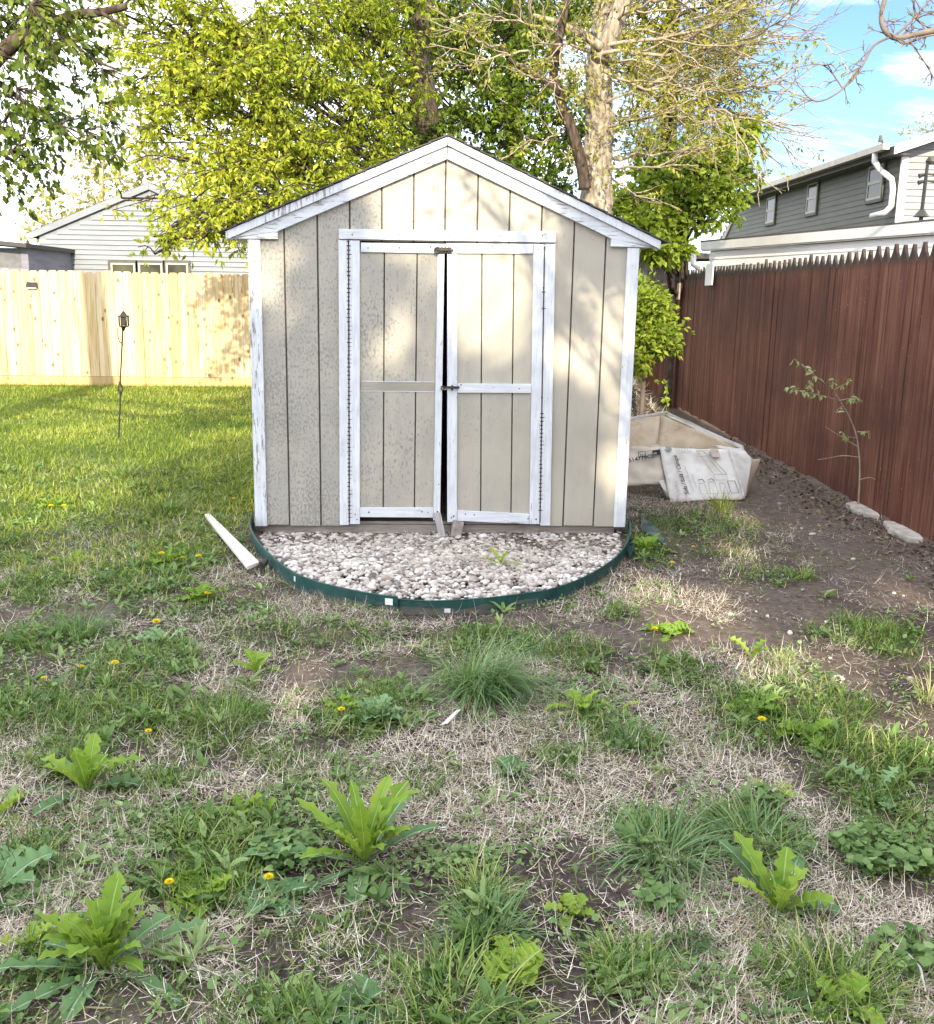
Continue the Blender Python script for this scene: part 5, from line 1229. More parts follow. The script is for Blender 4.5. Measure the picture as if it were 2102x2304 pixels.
HOLES = [(SL2W(u, 0, z), r) for u, z, r in [(-.30, 2.12, .13), (-.08, 2.2, .17), (.15, 2.2, .17), (.36, 2.12, .15), (0, 2.36, .14), (.55, 2.03, .10), (.16, 1.62, .11), (.36, 1.48, .12), (.45, 1.28, .08), (.15, 1.35, .06), (.30, 1.72, .06), (1.0, 1.2, .12), (1.14, 1.52, .09), (1.17, .5, .08), (1.16, .85, .07), (.72, 1.25, .06), (-.28, 1.36, .08), (-.50, 1.15, .06), (-1.17, 1.74, .12), (-.50, .35, .06), (.15, 1.98, .10), (.35, 1.98, .10), (-.10, 1.97, .08)]]  # gaps cut through the shade tree's leaves to aim sun patches
HOLES += [(GR(x, y), r) for x, y, r in [(1270, 1160, .12), (1320, 1195, .17), (1380, 1225, .15), (1450, 1270, .12), (1520, 1310, .13), (1580, 1345, .13), (1640, 1385, .14), (1700, 1400, .14), (1780, 1420, .17), (1830, 1390, .15), (1440, 1075, .09), (1810, 1180, .13), (1839, 1215, .13), (620, 1335, .06), (640, 1395, .06), (30, 900, .25), (120, 880, .25), (40, 960, .2), (700, 1330, .05), (850, 1270, .05)]]
shade_tree('shade_tree', 'broad leafy tree behind the viewer casting shade over the lawn', .2, -9.0,
           [(x - 1.5, z, r) for x, z, r in [(-.9, 5.0, 1.3), (.3, 5.2, 1.4), (1.7, 5.2, 1.4), (3.1, 5.3, 1.3), (4.5, 5.2, 1.2), (5.8, 5.4, 1.3), (-.2, 6.7, 1.3), (1.2, 6.8, 1.4), (2.5, 6.9, 1.4), (3.6, 7.2, 1.2), (5.4, 7.0, 1.2), (6.6, 7.2, 1.2), (.6, 8.0, 1.0), (1.7, 8.3, 1.0), (2.9, 8.4, 1.0), (4.0, 8.4, .9), (6.0, 8.5, 1.0), (5.0, 8.4, .9), (7.2, 6.0, 1.3), (-2.2, 5.0, 1.2), (-1.6, 6.4, 1.0), (.9, 8.9, .7), (1.6, 9.15, .7), (2.5, 9.2, .7), (3.3, 9.1, .6), (.3, 8.6, .6), (2.0, 7.6, 1.0), (3.3, 7.9, .9), (3.45, 9.0, .5), (3.0, 8.7, .6), (3.6, 8.5, .6)]], HOLES)
# ------------------------------------------------------------------ ground cover
PATCH = [(330, 1120, 130, 50), (60, 1160, 70, 40), (130, 1240, 120, 50), (270, 1320, 150, 55), (60, 1400, 140, 60), (200, 1420, 150, 60), (450, 1420, 90, 60), (620, 1250, 130, 35), (740, 1400, 130, 60), (950, 1265, 130, 40), (1130, 1290, 70, 40), (1340, 1330, 70, 50), (1510, 1420, 130, 75), (1700, 1250, 120, 45), (1690, 1500, 170, 90), (1770, 1640, 90, 110), (1250, 1480, 80, 55), (1390, 1040, 110, 30), (1270, 1085, 60, 35), (940, 1780, 50, 35), (590, 2015, 90, 25), (880, 2010, 130, 35), (1640, 1960, 130, 60), (1240, 1920, 80, 60), (50, 1680, 80, 70), (430, 1640, 140, 60), (400, 1750, 100, 50), (950, 1350, 90, 60), (1180, 1420, 60, 40), (1300, 1650, 110, 60), (1480, 1640, 110, 60), (150, 1480, 120, 50), (1240, 1220, 70, 30), (1560, 1140, 60, 20), (1600, 1380, 100, 50), (90, 1900, 80, 60), (960, 1850, 50, 40), (300, 1540, 100, 30), (1100, 1500, 50, 30)]
PG = []
for x, y, rx, ry in PATCH:
    c = GR(x, y); e = GR(x + rx, y); u_ = GR(x, max(y - ry, 900)); PG.append((c[0], c[1], abs(e[0] - c[0]), max(.08, abs(u_[1] - c[1]) * .9)))
def patch(x, y):
    m = np.zeros_like(x); wob = fbm(x, y, 4.5, 61) - .5
    for cx_, cy_, a, b in PG:
        d = np.sqrt(((x - cx_) / a) ** 2 + ((y - cy_) / b) ** 2) + wob * 1.1
        m = np.maximum(m, sstep(1.15, .55, d))
    return m
def free(x, y): return ~inshed(x, y, .02) & ~(inpoly(x, y, BED)) & (x < RX - .02)
def sample(n, y0, y1, pw=1.0):
    """points in the view wedge, denser towards the camera"""
    t = rng.random(n) ** pw; y = y0 + (y1 - y0) * t; hw = .50 * y + .75; x = rng.uniform(-1, 1, n) * hw; return x, y
def blades(name, x, y, L, wd, lean, curl, tone, mat, z0=None, az=None, label=None, parent=None, kind='stuff', segs=3):
    n = len(x); az = rng.uniform(0, 2 * math.pi, n) if az is None else az
    h = np.stack([np.cos(az), np.sin(az), np.zeros(n)], 1); s_ = np.stack([-np.sin(az), np.cos(az), np.zeros(n)], 1)
    if z0 is None: z0 = gz(x, y)
    P0 = np.stack([x, y, z0], 1); ts = np.linspace(0, 1, segs + 1); V = []
    sw = rng.normal(0, .12, n)
    for t in ts:
        ang = lean + curl * t                       # angle from vertical
        q = P0 + h * (L * t * np.sin(lean + curl * t * .6))[:, None] + np.array([0, 0, 1.0]) * (L * t * np.cos(lean + curl * t * .75))[:, None] + s_ * (L * sw * t * t)[:, None]
        q[:, 2] = np.maximum(q[:, 2], z0 + .002 + .004 * (1 - t))
        w_ = wd * (1 - t ** 1.6 * .88)
        V += [q - s_ * (w_ / 2)[:, None], q + s_ * (w_ / 2)[:, None]]
    V = np.stack(V, 1); k = V.shape[1]
    base = (np.arange(n) * k)[:, None, None]
    q4 = np.array([(2 * i, 2 * i + 1, 2 * i + 3, 2 * i + 2) for i in range(segs)])
    o = npmesh(name, V.reshape(-1, 3), [(q4[None] + base).reshape(-1, 4)], mat, {'v': np.repeat(np.clip(tone, 0, 1), k)}, False, parent)
    if label: tag(o, label, None, None, kind)
    return o
N_ = rng.normal
# dead straw
x, y = sample(480000, 1.35, 9.5, 1.4)
dn = sstep(.40, .60, fbm(x, y, 1.6, 81) * .65 + fbm(x, y, 6, 82) * .35)
keep = free(x, y) & (rng.random(len(x)) < (.10 + .90 * sstep(.35, .75, dn * .6 + .6 * fbm(x, y, 11, 83))) * (1 - .85 * np.clip(lawn_f(x, y), 0, 1)) * (1 - .9 * dirt_f(x, y)) * (1 - .60 * patch(x, y)))
x, y = x[keep], y[keep]; n = len(x)
blades('dead_straw', x, y, np.where(rng.random(n) < .55, rng.uniform(.008, .035, n), rng.uniform(.03, .10, n)), rng.uniform(.0012, .0034, n), rng.uniform(.9, 1.6, n), rng.uniform(-1.1, 1.3, n), np.clip(N_(.55, .26, n), 0, 1), MT['straw'], gz(x, y) + rng.uniform(0, .016, n), None, 'matted pale dead grass stalks over the bare soil')
print('straw', n)
# near grass in patches
x, y = sample(410000, 1.35, 9.5, 1.35)
pm = np.maximum(patch(x, y), .75 * sstep(.56, .70, fbm(x, y, 2.3, 91)))
keep = free(x, y) & (rng.random(len(x)) < (.07 + .15 * sstep(.2, -1.2, x) + .75 * pm) * (1 - .93 * np.clip(dirt_f(x, y) * (y > 4.5), 0, 1)) * (.35 + .65 * sstep(.35, .6, fbm(x, y, 9, 92))))
x, y = x[keep], y[keep]; n = len(x); pmx = patch(x, y)
blades('green_grass', x, y, rng.uniform(.03, .10, n) * (.7 + .55 * pmx), rng.uniform(.0024, .0048, n), rng.uniform(.15, 1.0, n), rng.uniform(.1, 1.1, n), np.clip(N_(.46, .27, n) + .25 * (fbm(x, y, 1.1, 93) - .5), 0, 1), MT['grass'], None, None, 'uneven green grass patches over the worn ground')
print('grass', n)
# lawn at the left and back
x, y = sample(260000, 4.4, 18.2, 1.0); keep = free(x, y) & (rng.random(len(x)) < np.clip(lawn_f(x, y), 0, 1) * (.45 + .55 * sstep(.3, .6, fbm(x, y, 2.2, 94))))
x, y = x[keep], y[keep]; n = len(x)
blades('lawn_grass', x, y, rng.uniform(.04, .095, n), rng.uniform(.006, .011, n), rng.uniform(.1, .9, n), rng.uniform(.1, 1.0, n), np.clip(N_(.50, .2, n) + .7 * (fbm(x, y, .9, 95) - .5), 0, 1), MT['lawn'], None, None, 'longer sunny lawn grass left of the shed', segs=2)
print('lawn', n)
# clover and small leaved weeds
x, y = sample(140000, 1.35, 8.5, 1.4)
pm = np.maximum(.9 * patch(x, y), sstep(.58, .68, fbm(x, y, 1.9, 101)))
keep = free(x, y) & (rng.random(len(x)) < np.maximum(pm * sstep(.42, .56, fbm(x, y, 4.1, 102)), .28 * sstep(.52, .66, fbm(x, y, 5.3, 103))) * (1 - dirt_f(x, y) * .8)); x, y = x[keep], y[keep]; n = len(x)
P = np.stack([x, y, gz(x, y) + rng.uniform(.006, .035, n)], 1); D_ = rdir(n); D_[:, 2] = D_[:, 2] * .3 + .1
l = rng.uniform(.010, .030, n)
V, Fq, k = leaves_geo(P, D_, unit(rdir(n) * .45 + np.array([0, 0, 1.0])), l, l * rng.uniform(.5, .95, n), True)
o = npmesh('clover', V, Fq, MT['clover'], {'v': np.repeat(np.clip(N_(.5, .22, n), 0, 1), k)}); tag(o, 'low clover and small broad leaves among the grass', None, None, 'stuff'); print('clover', n)
# small flat weeds everywhere in the turf
x, y = sample(5200, 1.6, 9.0, 1.3); keep = free(x, y) & (rng.random(len(x)) < (.10 + .90 * np.maximum(patch(x, y), np.clip(lawn_f(x, y), 0, 1) * .6)) * (1 - .9 * dirt_f(x, y) * (y > 4)) * (.3 + .7 * (x < .4))); x, y = x[keep], y[keep]; n = len(x)
m_ = 7; cx_ = np.repeat(x, m_); cy_ = np.repeat(y, m_); sz = np.repeat(rng.uniform(.025, .085, n), m_) * rng.uniform(.6, 1.2, n * m_); a = rng.uniform(0, 6.283, n * m_); e_ = rng.uniform(.1, .9, n * m_)
D_ = np.stack([np.cos(a) * np.cos(e_), np.sin(a) * np.cos(e_), np.sin(e_)], 1); P = np.stack([cx_, cy_, gz(cx_, cy_) + rng.uniform(.004, .02, n * m_)], 1) + D_ * .004
V, Fq, k = leaves_geo(P, D_, unit(rdir(n * m_) * .35 + np.array([0, 0, 1.0])), sz, sz * rng.uniform(.20, .36, n * m_), True)
o = npmesh('small_weeds', V, Fq, MT['clover'], {'v': np.repeat(np.clip(np.repeat(N_(.55, .22, n), m_) + N_(0, .1, n * m_), 0, 1), k)}); tag(o, 'small flat leaved weeds mixed through the turf', None, None, 'stuff'); print('smallweeds', n)
# dead leaves and crumbs along the red fence
x = rng.uniform(2.2, 3.15, 4500); y = rng.uniform(4.5, 12, 4500); keep = (rng.random(4500) < sstep(2.5, 3.1, x + .3 * (fbm(x, y, 3, 111) - .5))) ; x, y = x[keep], y[keep]; n = len(x)
P = np.stack([x, y, gz(x, y) + rng.uniform(.002, .02, n)], 1); D_ = rdir(n); D_[:, 2] *= .4; l = rng.uniform(.015, .05, n)
V, Fq, k = leaves_geo(P, D_, unit(rdir(n) * .7 + np.array([0, 0, .8])), l, l * .55, True)
o = npmesh('leaf_litter', V, Fq, m_leaf('dry_brown_leaves', [(0, (.06, .04, .03)), (.6, (.17, .12, .085)), (1, (.34, .27, .20))], .1), {'v': np.repeat(np.clip(N_(.4, .25, n), 0, 1), k)}); tag(o, 'dry brown leaf litter along the foot of the red fence', None, None, 'stuff')
# small pale stones strewn about
ps = [GR(*q) for q in [(1480, 1338), (1460, 1345), (1500, 1332), (1845, 1360), (1600, 1050), (1615, 1046), (1515, 1048), (1650, 1335), (1792, 1336), (1700, 1378), (1535, 990), (1630, 1402), (962, 2066), (1760, 1170), (1580, 1165), (1680, 1100), (1555, 1245), (1440, 1208)]]
xs = np.concatenate([[p[0] for p in ps], rng.uniform(1.2, 3.0, 60)]); ys_ = np.concatenate([[p[1] for p in ps], rng.uniform(3.4, 9, 60)])
o = pebbles('scattered_stones', xs, ys_, gz(xs, ys_) + .004, np.concatenate([rng.uniform(.012, .026, len(ps)), rng.uniform(.005, .012, 60)]), MT['pebble']); tag(o, 'small pale stones scattered on the dirt', None, None, 'stuff')
# soil clods
x, y = sample(9000, 1.55, 8, 1.5); keep = free(x, y) & (rng.random(len(x)) < .15 + .85 * sstep(.5, .65, fbm(x, y, 1.5, 44))); x, y = x[keep], y[keep]; n = len(x)
o = pebbles('soil_clods', x, y, gz(x, y), rng.uniform(.003, .012, n), m_plain('dark_clod_soil', (.12, .095, .083), .95, .4, 40)); tag(o, 'small crumbs and clods of dark soil', None, None, 'stuff')
# straw on the gravel
m = 1900; x = np.concatenate([N_(.12, .36, m), N_(-.60, .3, 700), N_(.75, .25, 500)]); y = np.concatenate([N_(5.95, .33, m), N_(6.40, .13, 700), N_(6.38, .13, 500)])
keep = inpoly(x, y, EP * np.array([.96, 1]) + np.array([0, .03])) & ~inshed(x, y, 0.0); x, y = x[keep], y[keep]; n = len(x)
blades('straw_on_gravel', x, y, rng.uniform(.03, .12, n), rng.uniform(.0015, .003, n), rng.uniform(1.2, 1.6, n), rng.uniform(-.3, .5, n), N_(.5, .22, n), MT['straw'], bedz(x, y) + rng.uniform(.012, .03, n), None, 'dry straw lying over the gravel')
# straw heap behind the carton
m = 5000; r_ = np.sqrt(rng.random(m)); a = rng.uniform(0, 6.283, m); hc = AT(1262, 835, 10.2); x = hc[0] - .15 + .55 * r_ * np.cos(a); y = 10.2 + .6 * r_ * np.sin(a); z = .80 * (1 - r_ ** 1.6) * rng.uniform(.75, 1.0, m)
blades('straw_heap', x, y, rng.uniform(.05, .16, m), rng.uniform(.004, .009, m), rng.uniform(.8, 1.7, m), rng.uniform(-.4, .6, m), N_(.6, .22, m), MT['straw'], z, None, 'heap of dry cut straw behind the carton')
mb = MB(); q = np.linspace(0, 6.283, 15)[:-1]
prof = [(r2, .78 * (1 - r2 ** 1.6)) for r2 in (1, .8, .6, .4, .2, 0.01)]; vs = [(hc[0] - .15 + .55 * r2 * math.cos(t), 10.2 + .6 * r2 * math.sin(t), z2 - .02) for r2, z2 in prof for t in q]
mb.add(vs, [(i * 14 + k2, i * 14 + (k2 + 1) % 14, (i + 1) * 14 + (k2 + 1) % 14, (i + 1) * 14 + k2) for i in range(5) for k2 in range(14)])
hp = mb.build('heap_core', MT['ground'], bpy.data.objects['straw_heap'])

# ------------------------------------------------------------------ single plants
def tuft(dx, dy, n, L, wd, label, mat='tuftgrass', r=.05, lean=(.1, 1.1), curl=(.3, 1.3), tone=.5, az=None, cat='grass tuft', group=None):
    c = GR(dx, dy); a = rng.uniform(0, 6.283, n); rr = r * np.sqrt(rng.random(n)); x = c[0] + rr * np.cos(a); y = c[1] + rr * np.sin(a)
    aa = a + N_(0, .5, n) if az is None else N_(az[0], az[1], n)
    o = blades('grass_tuft', x, y, L * rng.uniform(.5, 1.15, n), wd * rng.uniform(.6, 1.2, n), rng.uniform(*lean, n), rng.uniform(*curl, n), N_(tone, .2, n), MT[mat], None, aa, None, None, None, 6)
    return tag(o, label, cat, group)
tuft(945, 1368, 520, .40, .0056, 'largest grass tuft, swept to the right, in the middle ground below the gravel', r=.10, az=(-.5, 1.3), lean=(.2, 1.0), curl=(.5, 1.5), tone=.6)
tuft(835, 1565, 130, .085, .0030, 'small round dark tuft alone on dead straw in front of the largest tuft', r=.035, lean=(.2, 1.3), curl=(.1, .6), tone=.3, mat='grass')
tuft(1305, 1690, 150, .26, .0075, 'broad bladed blue green tuft with one very tall arching blade', r=.07, lean=(.3, 1.2), curl=(.4, 1.3))
tuft(1318, 1640, 4, .42, .008, 'single tall arching grass blade rising behind the broad bladed tuft', r=.02, lean=(.05, .2), curl=(.5, 1.0), az=(.2, .3))
tuft(1490, 1665, 170, .24, .0060, 'arching grass tuft between the broad bladed tuft and the right rosette', r=.07, lean=(.3, 1.2), curl=(.4, 1.4), tone=.55)
tuft(1250, 1470, 120, .15, .0045, 'leafy grass tuft up slope of the broad bladed tuft', r=.05, tone=.5)
tuft(1340, 1850, 130, .15, .0045, 'drooping dark tuft down slope of the broad bladed tuft', r=.05, az=(-1.4, .7), tone=.35)
tuft(940, 1770, 150, .14, .0036, 'yellowish fine tuft right of the central rosette', r=.06, mat='grass', tone=.72)
tuft(960, 1840, 110, .17, .0055, 'loose green tuft just below the yellowish fine tuft', r=.06, tone=.5)
tuft(900, 2000, 300, .16, .0042, 'wide tuft cut by the lower edge of the view near its middle', r=.16, mat='grass', tone=.6)
tuft(560, 2030, 220, .12, .0042, 'dark short tuft at the lower edge left of the middle', r=.12, mat='grass', tone=.35)
tuft(1640, 1960, 240, .17, .0042, 'sprawling tuft at the lower right near the edge', r=.14, mat='grass', tone=.6)
tuft(1250, 1910, 140, .12, .0040, 'olive tuft beside the bare soil left of the drooping dark tuft', r=.08, mat='grass', tone=.75)
tuft(1340, 1330, 120, .11, .0040, 'small tuft right of the largest tuft', r=.07, mat='grass', tone=.45)
tuft(440, 1430, 200, .17, .0045, 'fan of grass left of the round broad leaved patch', r=.09, mat='grass', tone=.45)
tuft(160, 1250, 200, .18, .0045, 'bending grass clump by the left edge below the plank', r=.10, tone=.45)
tuft(75, 1190, 120, .14, .0045, 'short grass clump near the left edge at plank height', r=.07, mat='grass', tone=.4)
tuft(1420, 1010, 120, .20, .007, 'yellow green tuft touching the foot of the carton', r=.07, mat='grass', tone=.75, lean=(.05, .6), curl=(.2, .8))
tuft(1830, 1380, 60, .16, .006, 'pale sunlit tuft at the right edge', r=.05, mat='grass', tone=.95, lean=(.1, .7))
tuft(1580, 1140, 90, .12, .005, 'little tuft with pale stones on the dirt below the carton', r=.05, mat='grass', tone=.6)
tuft(1540, 1310, 90, .10, .005, 'tuft in the sun streak on the right', r=.06, mat='grass', tone=.75)
tuft(1720, 1250, 140, .11, .0045, 'dark tuft near the right edge above the sun streak', r=.10, mat='grass', tone=.4)
tuft(1330, 1720, 50, .10, .0045, 'pale tuft in the hollow under the broad bladed tuft', r=.05, tone=.6)
tuft(240, 940, 120, .16, .008, 'tall lawn tuft below the torch', r=.10, mat='grass', tone=.6, lean=(.05, .7))
tuft(330, 1010, 160, .16, .007, 'tall dark lawn tuft left of the plank top', r=.12, mat='grass', tone=.45, lean=(.05, .7))

def weed(dx, dy, n, L, wd, label, up=(.35, 1.25), mat='weed', name='weed_rosette', tone=.6, lobes=.22, az=None, cat='weed', group=None, z=None):
    """rosette of lobed leaves with a pale midrib"""
    c = GR(dx, dy); V = []; Fs = []; at = []; S = 18
    for i in range(n):
        a = (i * 2.39996 + N_(0, .25)) if az is None else az[i]
        el = up[0] + (up[1] - up[0]) * (1 - (i / max(n - 1, 1))) + N_(0, .10)
        l = L * rng.uniform(.65, 1.1) * (.72 + .28 * (i / max(n - 1, 1))); wv = wd * rng.uniform(.8, 1.2)
        h = np.array([math.cos(a), math.sin(a), 0]); s_ = np.array([-math.sin(a), math.cos(a), 0]); p = np.zeros(3); tone_i = np.clip(N_(tone, .13), .25, 1); bend = rng.uniform(.25, 1.15); ph = rng.uniform(0, 6); tw_ = N_(0, .25)
        rows = []
        for k in range(S + 1):
            t = k / S; ang = el - bend * t * t
            if k: p = p + (h * math.cos(ang) + np.array([0, 0, 1]) * math.sin(ang) + s_ * tw_ * t * .25) * (l / S)
            prof = (.20 + .80 * math.sin(math.pi * min(1, (t * .94) ** 1.45)) ** .8) if t < .98 else .12
            wq = wv * prof * .5 * (1 + lobes * (1.25, .1, -.8)[k % 3] * (.6 + .8 * rng.random())) * (1 if t > .1 else .55)
            upn = np.array([0, 0, 1]) * math.cos(ang) - h * math.sin(ang); fl = .35
            jl, jr = N_(0, .13, 2); upn = upn * (1 + .9 * math.sin(k * 1.9 + ph))
            rows.append([p - s_ * wq * (1 + jl) + upn * wq * fl, p - s_ * wv * .028, p + s_ * wv * .028, p + s_ * wq * (1 + jr) + upn * wq * fl])
        o_ = len(V)
        for r_ in rows:
            V += [r_[0], r_[0] * .12 + r_[1] * .88, r_[1], r_[2], r_[3] * .12 + r_[2] * .88, r_[3]]; at += [tone_i, tone_i * .85, 0.02, 0.02, tone_i * .85, tone_i]
        for k in range(S):
            for j in range(5): Fs.append((o_ + k * 6 + j, o_ + k * 6 + j + 1, o_ + (k + 1) * 6 + j + 1, o_ + (k + 1) * 6 + j))
    V = np.array(V); zz = float(gz(c[0], c[1])) if z is None else z
    V[:, 2] = np.maximum(V[:, 2], .004)
    o = npmesh(name, V, [np.array(Fs)], MT[mat], {'v': np.array(at)}, True); o.location = (c[0], c[1], zz + .004)
    return tag(o, label, cat, group)
def mature(dx, dy, n_in, n_out, L, wd, label, name='weed_rosette', tone=.62, **kw):
    e = weed(dx, dy, n_in, L * .9, wd, None, (.85, 1.40), 'weed', name, tone, .26, None, None)
    o = weed(dx, dy, n_out, L * 1.2, wd * 1.2, None, (.10, .50), 'weedblue', 'outer_leaves', .6, .14, None, None)
    o.parent = e; o.location = (0, 0, 0); return tag(e, label, 'weed')
mature(718, 1700, 18, 8, .34, .040, 'large bright green lobed weed rosette in the centre foreground')
mature(205, 1905, 20, 10, .285, .038, 'largest lobed weed rosette in the lower left corner')
mature(1535, 1795, 7, 5, .24, .048, 'upright four leaved weed rosette at the lower right')
mature(172, 1555, 9, 5, .25, .046, 'yellow green weed rosette with long leaves near the left edge')
weed(-12, 1760, 9, .21, .060, 'broad bluish leaved weed cut by the left edge', (.15, .9), 'weedblue', tone=.65, lobes=.15)
weed(-4, 1605, 6, .15, .050, 'small leafy weed at the left edge above the broad bluish one', (.2, .8), tone=.8, lobes=.3)
weed(478, 1598, 5, .13, .032, 'narrow leaved weed leaning right on dead straw left of centre', (.35, 1.1), tone=.55, lobes=.3)
weed(525, 1605, 3, .11, .028, 'three leaved seedling beside the narrow leaved weed', (.4, 1.2), tone=.8, lobes=.3)
weed(505, 1325, 7, .17, .036, 'weed with one dark upright leaf above the fan of grass', (.3, 1.2), tone=.6)
weed(330, 1262, 10, .22, .044, 'flat pale bluish weed rosette under the lone dandelion on the left', (.05, .6), 'weedblue', tone=.8, lobes=.2)
weed(150, 1115, 5, .15, .035, 'short upright weed in the grass at plank height', (.5, 1.2), tone=.8, lobes=.15)
weed(985, 1130, 6, .17, .030, 'slim yellow green weed growing in the gravel', (.4, 1.2), tone=.85, z=.055)
weed(1010, 1920, 12, .12, .050, 'pale curly leaved rosette beside bare soil near the lower edge', (.15, .8), tone=.9, lobes=.55)
weed(1130, 1800, 8, .10, .032, 'small leafy sprig right of the loose green tuft', (.3, 1.1), tone=.75, lobes=.1)
weed(1320, 1245, 10, .17, .045, 'dandelion leaf rosette with one yellow flower at the right of the gravel', (.05, .6), tone=.5, lobes=.5)
weed(1480, 1400, 14, .19, .052, 'wide dark dandelion rosette on the right below the sun streak', (.05, .7), tone=.45, lobes=.5)
weed(1590, 1450, 12, .17, .050, 'second dark dandelion rosette just right of the wide one', (.05, .6), tone=.5, lobes=.5)
weed(1480, 1300, 3, .19, .040, 'single broad upright leaf at the head of the wide dandelion rosette', (.8, 1.2), tone=.85, lobes=.1)
weed(1520, 1560, 6, .13, .036, 'flat pale weed above the arching grass tuft', (.05, .4), tone=.9, lobes=.2)
weed(1725, 1560, 3, .20, .040, 'saw toothed pale leaf standing in the green patch at the right edge', (.4, .9), 'weedblue', tone=.95, lobes=.8)
weed(1005, 1525, 7, .11, .050, 'rounded dark leaved seedling on bare straw in the middle', (.2, .8), 'weedblue', tone=.5, lobes=.2)
weed(1140, 1405, 8, .16, .034, 'loose weed with long pale leaves right of the largest tuft', (.2, 1.1), tone=.75, lobes=.1)
weed(1215, 1400, 3, .15, .030, 'one long yellow leaf lying right of the loose weed', (.2, .5), tone=.95, lobes=.05)
weed(740, 1420, 30, .15, .034, 'round mass of broad leaves left of the largest tuft', (.1, 1.2), 'weedblue', tone=.75, lobes=.15, name='broadleaf_clump')
weed(680, 1400, 14, .13, .030, 'yellowish edge of broad leaves at the left of the round mass', (.1, 1.1), 'weed', tone=.9, lobes=.15, name='broadleaf_clump')
weed(330, 1110, 20, .19, .040, 'leafy dandelion plant with three flowers left of the plank', (.05, .9), tone=.5, lobes=.5, name='dandelion_plant')
weed(395, 1175, 16, .17, .040, 'leafy dandelion plant with one flower below the plank end', (.05, .8), tone=.45, lobes=.45, name='dandelion_plant')
weed(110, 1000, 16, .20, .045, 'leafy dandelion plant with two flowers near the left edge of the shady lawn', (.05, .9), tone=.45, lobes=.45, name='dandelion_plant')
weed(540, 1770, 12, .13, .045, 'jagged leaf rosette below the lone dandelion left of the centre rosette', (.05, .6), 'weedblue', tone=.55, lobes=.45)
weed(400, 1760, 16, .15, .042, 'pale jagged dandelion leaves between the two lower left rosettes', (.05, .7), tone=.6, lobes=.6)
weed(1275, 1085, 16, .20, .036, 'bushy weed with narrow leaves hugging the right end of the edging', (.2, 1.2), tone=.6, lobes=.25)
weed(1350, 975, 4, .22, .060, 'broad leaved weed leaning on the carton corner', (.6, 1.2), tone=.55, lobes=.1)
weed(700, 1995, 7, .12, .055, 'bluish broad leaved seedling at the lower edge right of the dark short tuft', (.3, 1.0), 'weedblue', tone=.5, lobes=.15)
weed(60, 1860, 8, .12, .036, 'thin pale weed left of the largest lower left rosette', (.2, 1.0), tone=.85, lobes=.3)
weed(1660, 1985, 6, .13, .055, 'broad pale leaved weed among the sprawling lower right tuft', (.3, 1.0), tone=.8, lobes=.1)
def cloverpatch(dx, dy, n, r, label):
    c = GR(dx, dy); a = rng.uniform(0, 6.283, n); q = r * np.sqrt(rng.random(n)); P = np.stack([q * np.cos(a), q * np.sin(a) * .9, rng.uniform(.015, .06, n)], 1); D_ = rdir(n); D_[:, 2] *= .25; l = rng.uniform(.020, .036, n)
    V, Fq, k = leaves_geo(P, D_, unit(rdir(n) * .35 + np.array([0, -.1, 1.0])), l, l * .95, True)
    o = npmesh('ground_ivy', V, Fq, MT['clover'], {'v': np.repeat(np.clip(N_(.42, .2, n), 0, 1), k)}); o.location = c; return tag(o, label, 'ground ivy')
cloverpatch(1735, 1690, 330, .14, 'dark round leaved ground ivy by the right edge beside the arching tuft')
cloverpatch(1300, 1790, 60, .06, 'few round bluish leaves in the hollow below the broad bladed tuft')
cloverpatch(1800, 1900, 160, .10, 'dark round leaves at the right edge in the lower corner')
cloverpatch(560, 1690, 160, .10, 'round bluish leaves left of the central rosette')
cloverpatch(1500, 1590, 60, .06, 'small round leaves above the arching grass tuft at right')
# dandelion flowers
def dandelion(dx, dy, label, r=.017, h=.05):
    c = GR(dx, dy, h); g0 = np.array([c[0] + N_(0, .01), c[1] + N_(0, .01), float(gz(c[0], c[1]))])
    e = empty('dandelion', g0, rng.uniform(0, 6), label, 'dandelion', 'yellow dandelions in the lawn')
    mb = MB(); top = np.array([N_(0, .012), N_(0, .012), h]); mb.tube(bez(np.zeros(3), top, 0, 5, .05), .0022, 5); mb.build('stem', MT['stemgreen'], e)
    P = []; D_ = []; Nn = []; L_ = []
    for ring, (m, el, l) in enumerate(((18, .15, 1.0), (16, .5, .82), (12, .95, .6), (6, 1.3, .42))):
        for k in range(m):
            a = k * 6.283 / m + ring * .2; d = np.array([math.cos(a) * math.cos(el), math.sin(a) * math.cos(el), math.sin(el)]); P.append(top + d * r * .05); D_.append(d); Nn.append([-.3 * d[0], -.3 * d[1], 1]); L_.append(r * l)
    P, D_, Nn, L_ = map(np.array, (P, D_, Nn, L_)); V, Fq, k = leaves_geo(P, D_, unit(Nn), L_, L_ * .32, False)
    npmesh('flower_head', V, Fq, MT['petal'], {'v': np.repeat(rng.random(len(P)), k)}, False, e)
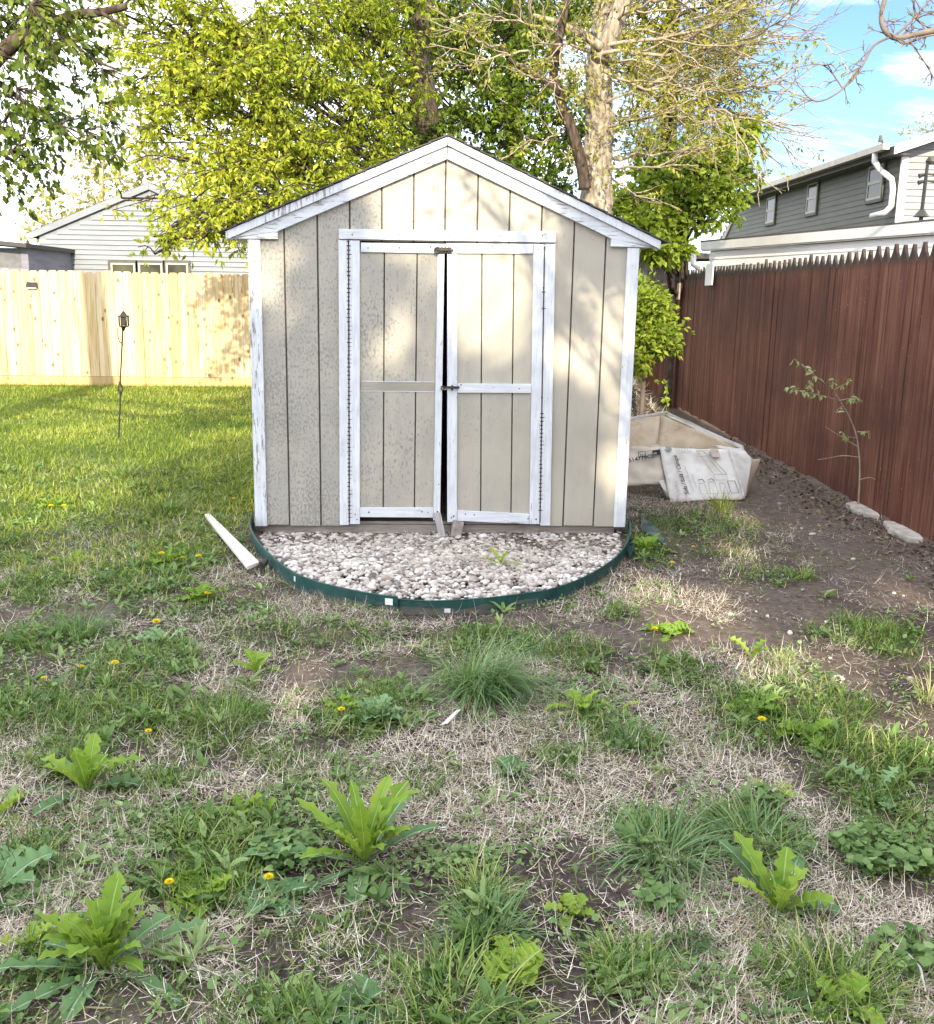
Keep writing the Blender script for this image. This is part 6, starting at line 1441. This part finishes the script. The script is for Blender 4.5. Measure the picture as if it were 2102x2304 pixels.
for a in [(95, 995, 'left of the two dandelions in the shady lawn by the left edge', .022, .08), (137, 996, 'right of the two dandelions in the shady lawn by the left edge', .02, .08), (322, 1088, 'leftmost flower on the dandelion plant left of the plank', .022, .07), (356, 1094, 'small half open flower between two dandelions left of the plank', .015, .06), (396, 1090, 'dandelion flower nearest to the plank', .022, .07), (404, 1166, 'single dandelion below the plank end', .022, .06), (305, 1219, 'dandelion above the flat pale bluish rosette', .023, .05), (212, 1306, 'bright dandelion above the round leaved patch at left', .021, .05), (178, 1311, 'dull half closed dandelion beside the bright one at left', .014, .04), (524, 1713, 'dandelion left of the bluish leaf of the centre rosette', .0155, .05), (343, 1742, 'dandelion above the lower left rosette', .0145, .05), (1499, 1412, 'dandelion over the wide dark rosette on the right', .019, .06), (1293, 1232, 'dandelion at the left tip of the right hand leaf rosette', .018, .05), (1045, 1335, 'small dandelion at the right side of the largest tuft', .012, .05), (1316, 1103, 'dandelion beside the bushy weed at the edging end', .017, .05), (675, 1387, 'dandelion on the yellowish edge of the broad leaves', .016, .06), (456, 980, 'tiny dandelion in the shady grass left of the shed corner', .018, .06), (487, 1003, 'tiny dandelion at the foot of the left shed corner', .014, .06), (272, 1434, 'faded dandelion in the clover at left', .014, .05), (455, 1062, 'small dandelion in dry grass beside the plank', .012, .04), (85, 1338, 'faded small dandelion by the left edge', .012, .04), (1355, 1072, 'pale yellow dandelion among dry grass right of the edging', .014, .04)]:
    dandelion(*a)
# stones along the red fence
def slab(pts, h, label):
    P_ = [GR(*q) for q in pts]; c = sum(P_) / len(P_); mb = MB(); mb.prism([(q - c) + np.array([0, 0, -.02]) for q in P_], (0, 0, h + .02)); o = mb.build('stone_slab', MT['stone'], None, bevel=.012); o.location = c; tag(o, label, 'stone', 'stone slabs at the foot of the red fence')
slab([(1664, 996), (1682, 992), (1726, 1010), (1732, 1020), (1712, 1018), (1680, 1008)], .028, 'smaller flat stone slab at the foot of the red fence by the sapling')
slab([(1738, 1032), (1760, 1034), (1808, 1056), (1818, 1068), (1790, 1066), (1748, 1046)], .032, 'larger flat stone slab at the foot of the red fence nearer the right edge')
# pale scraps and a dead stick
a = GR(875, 1426, .02); b = GR(903, 1398, .05); mb = MB(); dq = np.array([.012, .006, 0]); mb.prism([a - dq, a + dq, b + dq * .7, b - dq * .7], (0, 0, .003)); tag(mb.build('pale_leaf', MT['plank'], None), 'single pale bleached leaf lying at the foot of the largest tuft', 'leaf')
mb = MB(); mb.tube([GR(1722, 1822, .03), GR(1760, 1858, .035), GR(1790, 1880, .03), GR(1812, 1905, .03), GR(1822, 1950, .02)], [.003, .0035, .003, .003, .002], 5); tag(mb.build('dead_stalk', MT['plank'], None), 'long bent pale dead stalk lying in the lower right', 'stalk')
mb = MB(); mb.tube([GR(1525, 1525, .02), GR(1580, 1532, .03), GR(1640, 1545, .02)], .003, 5) if False else None
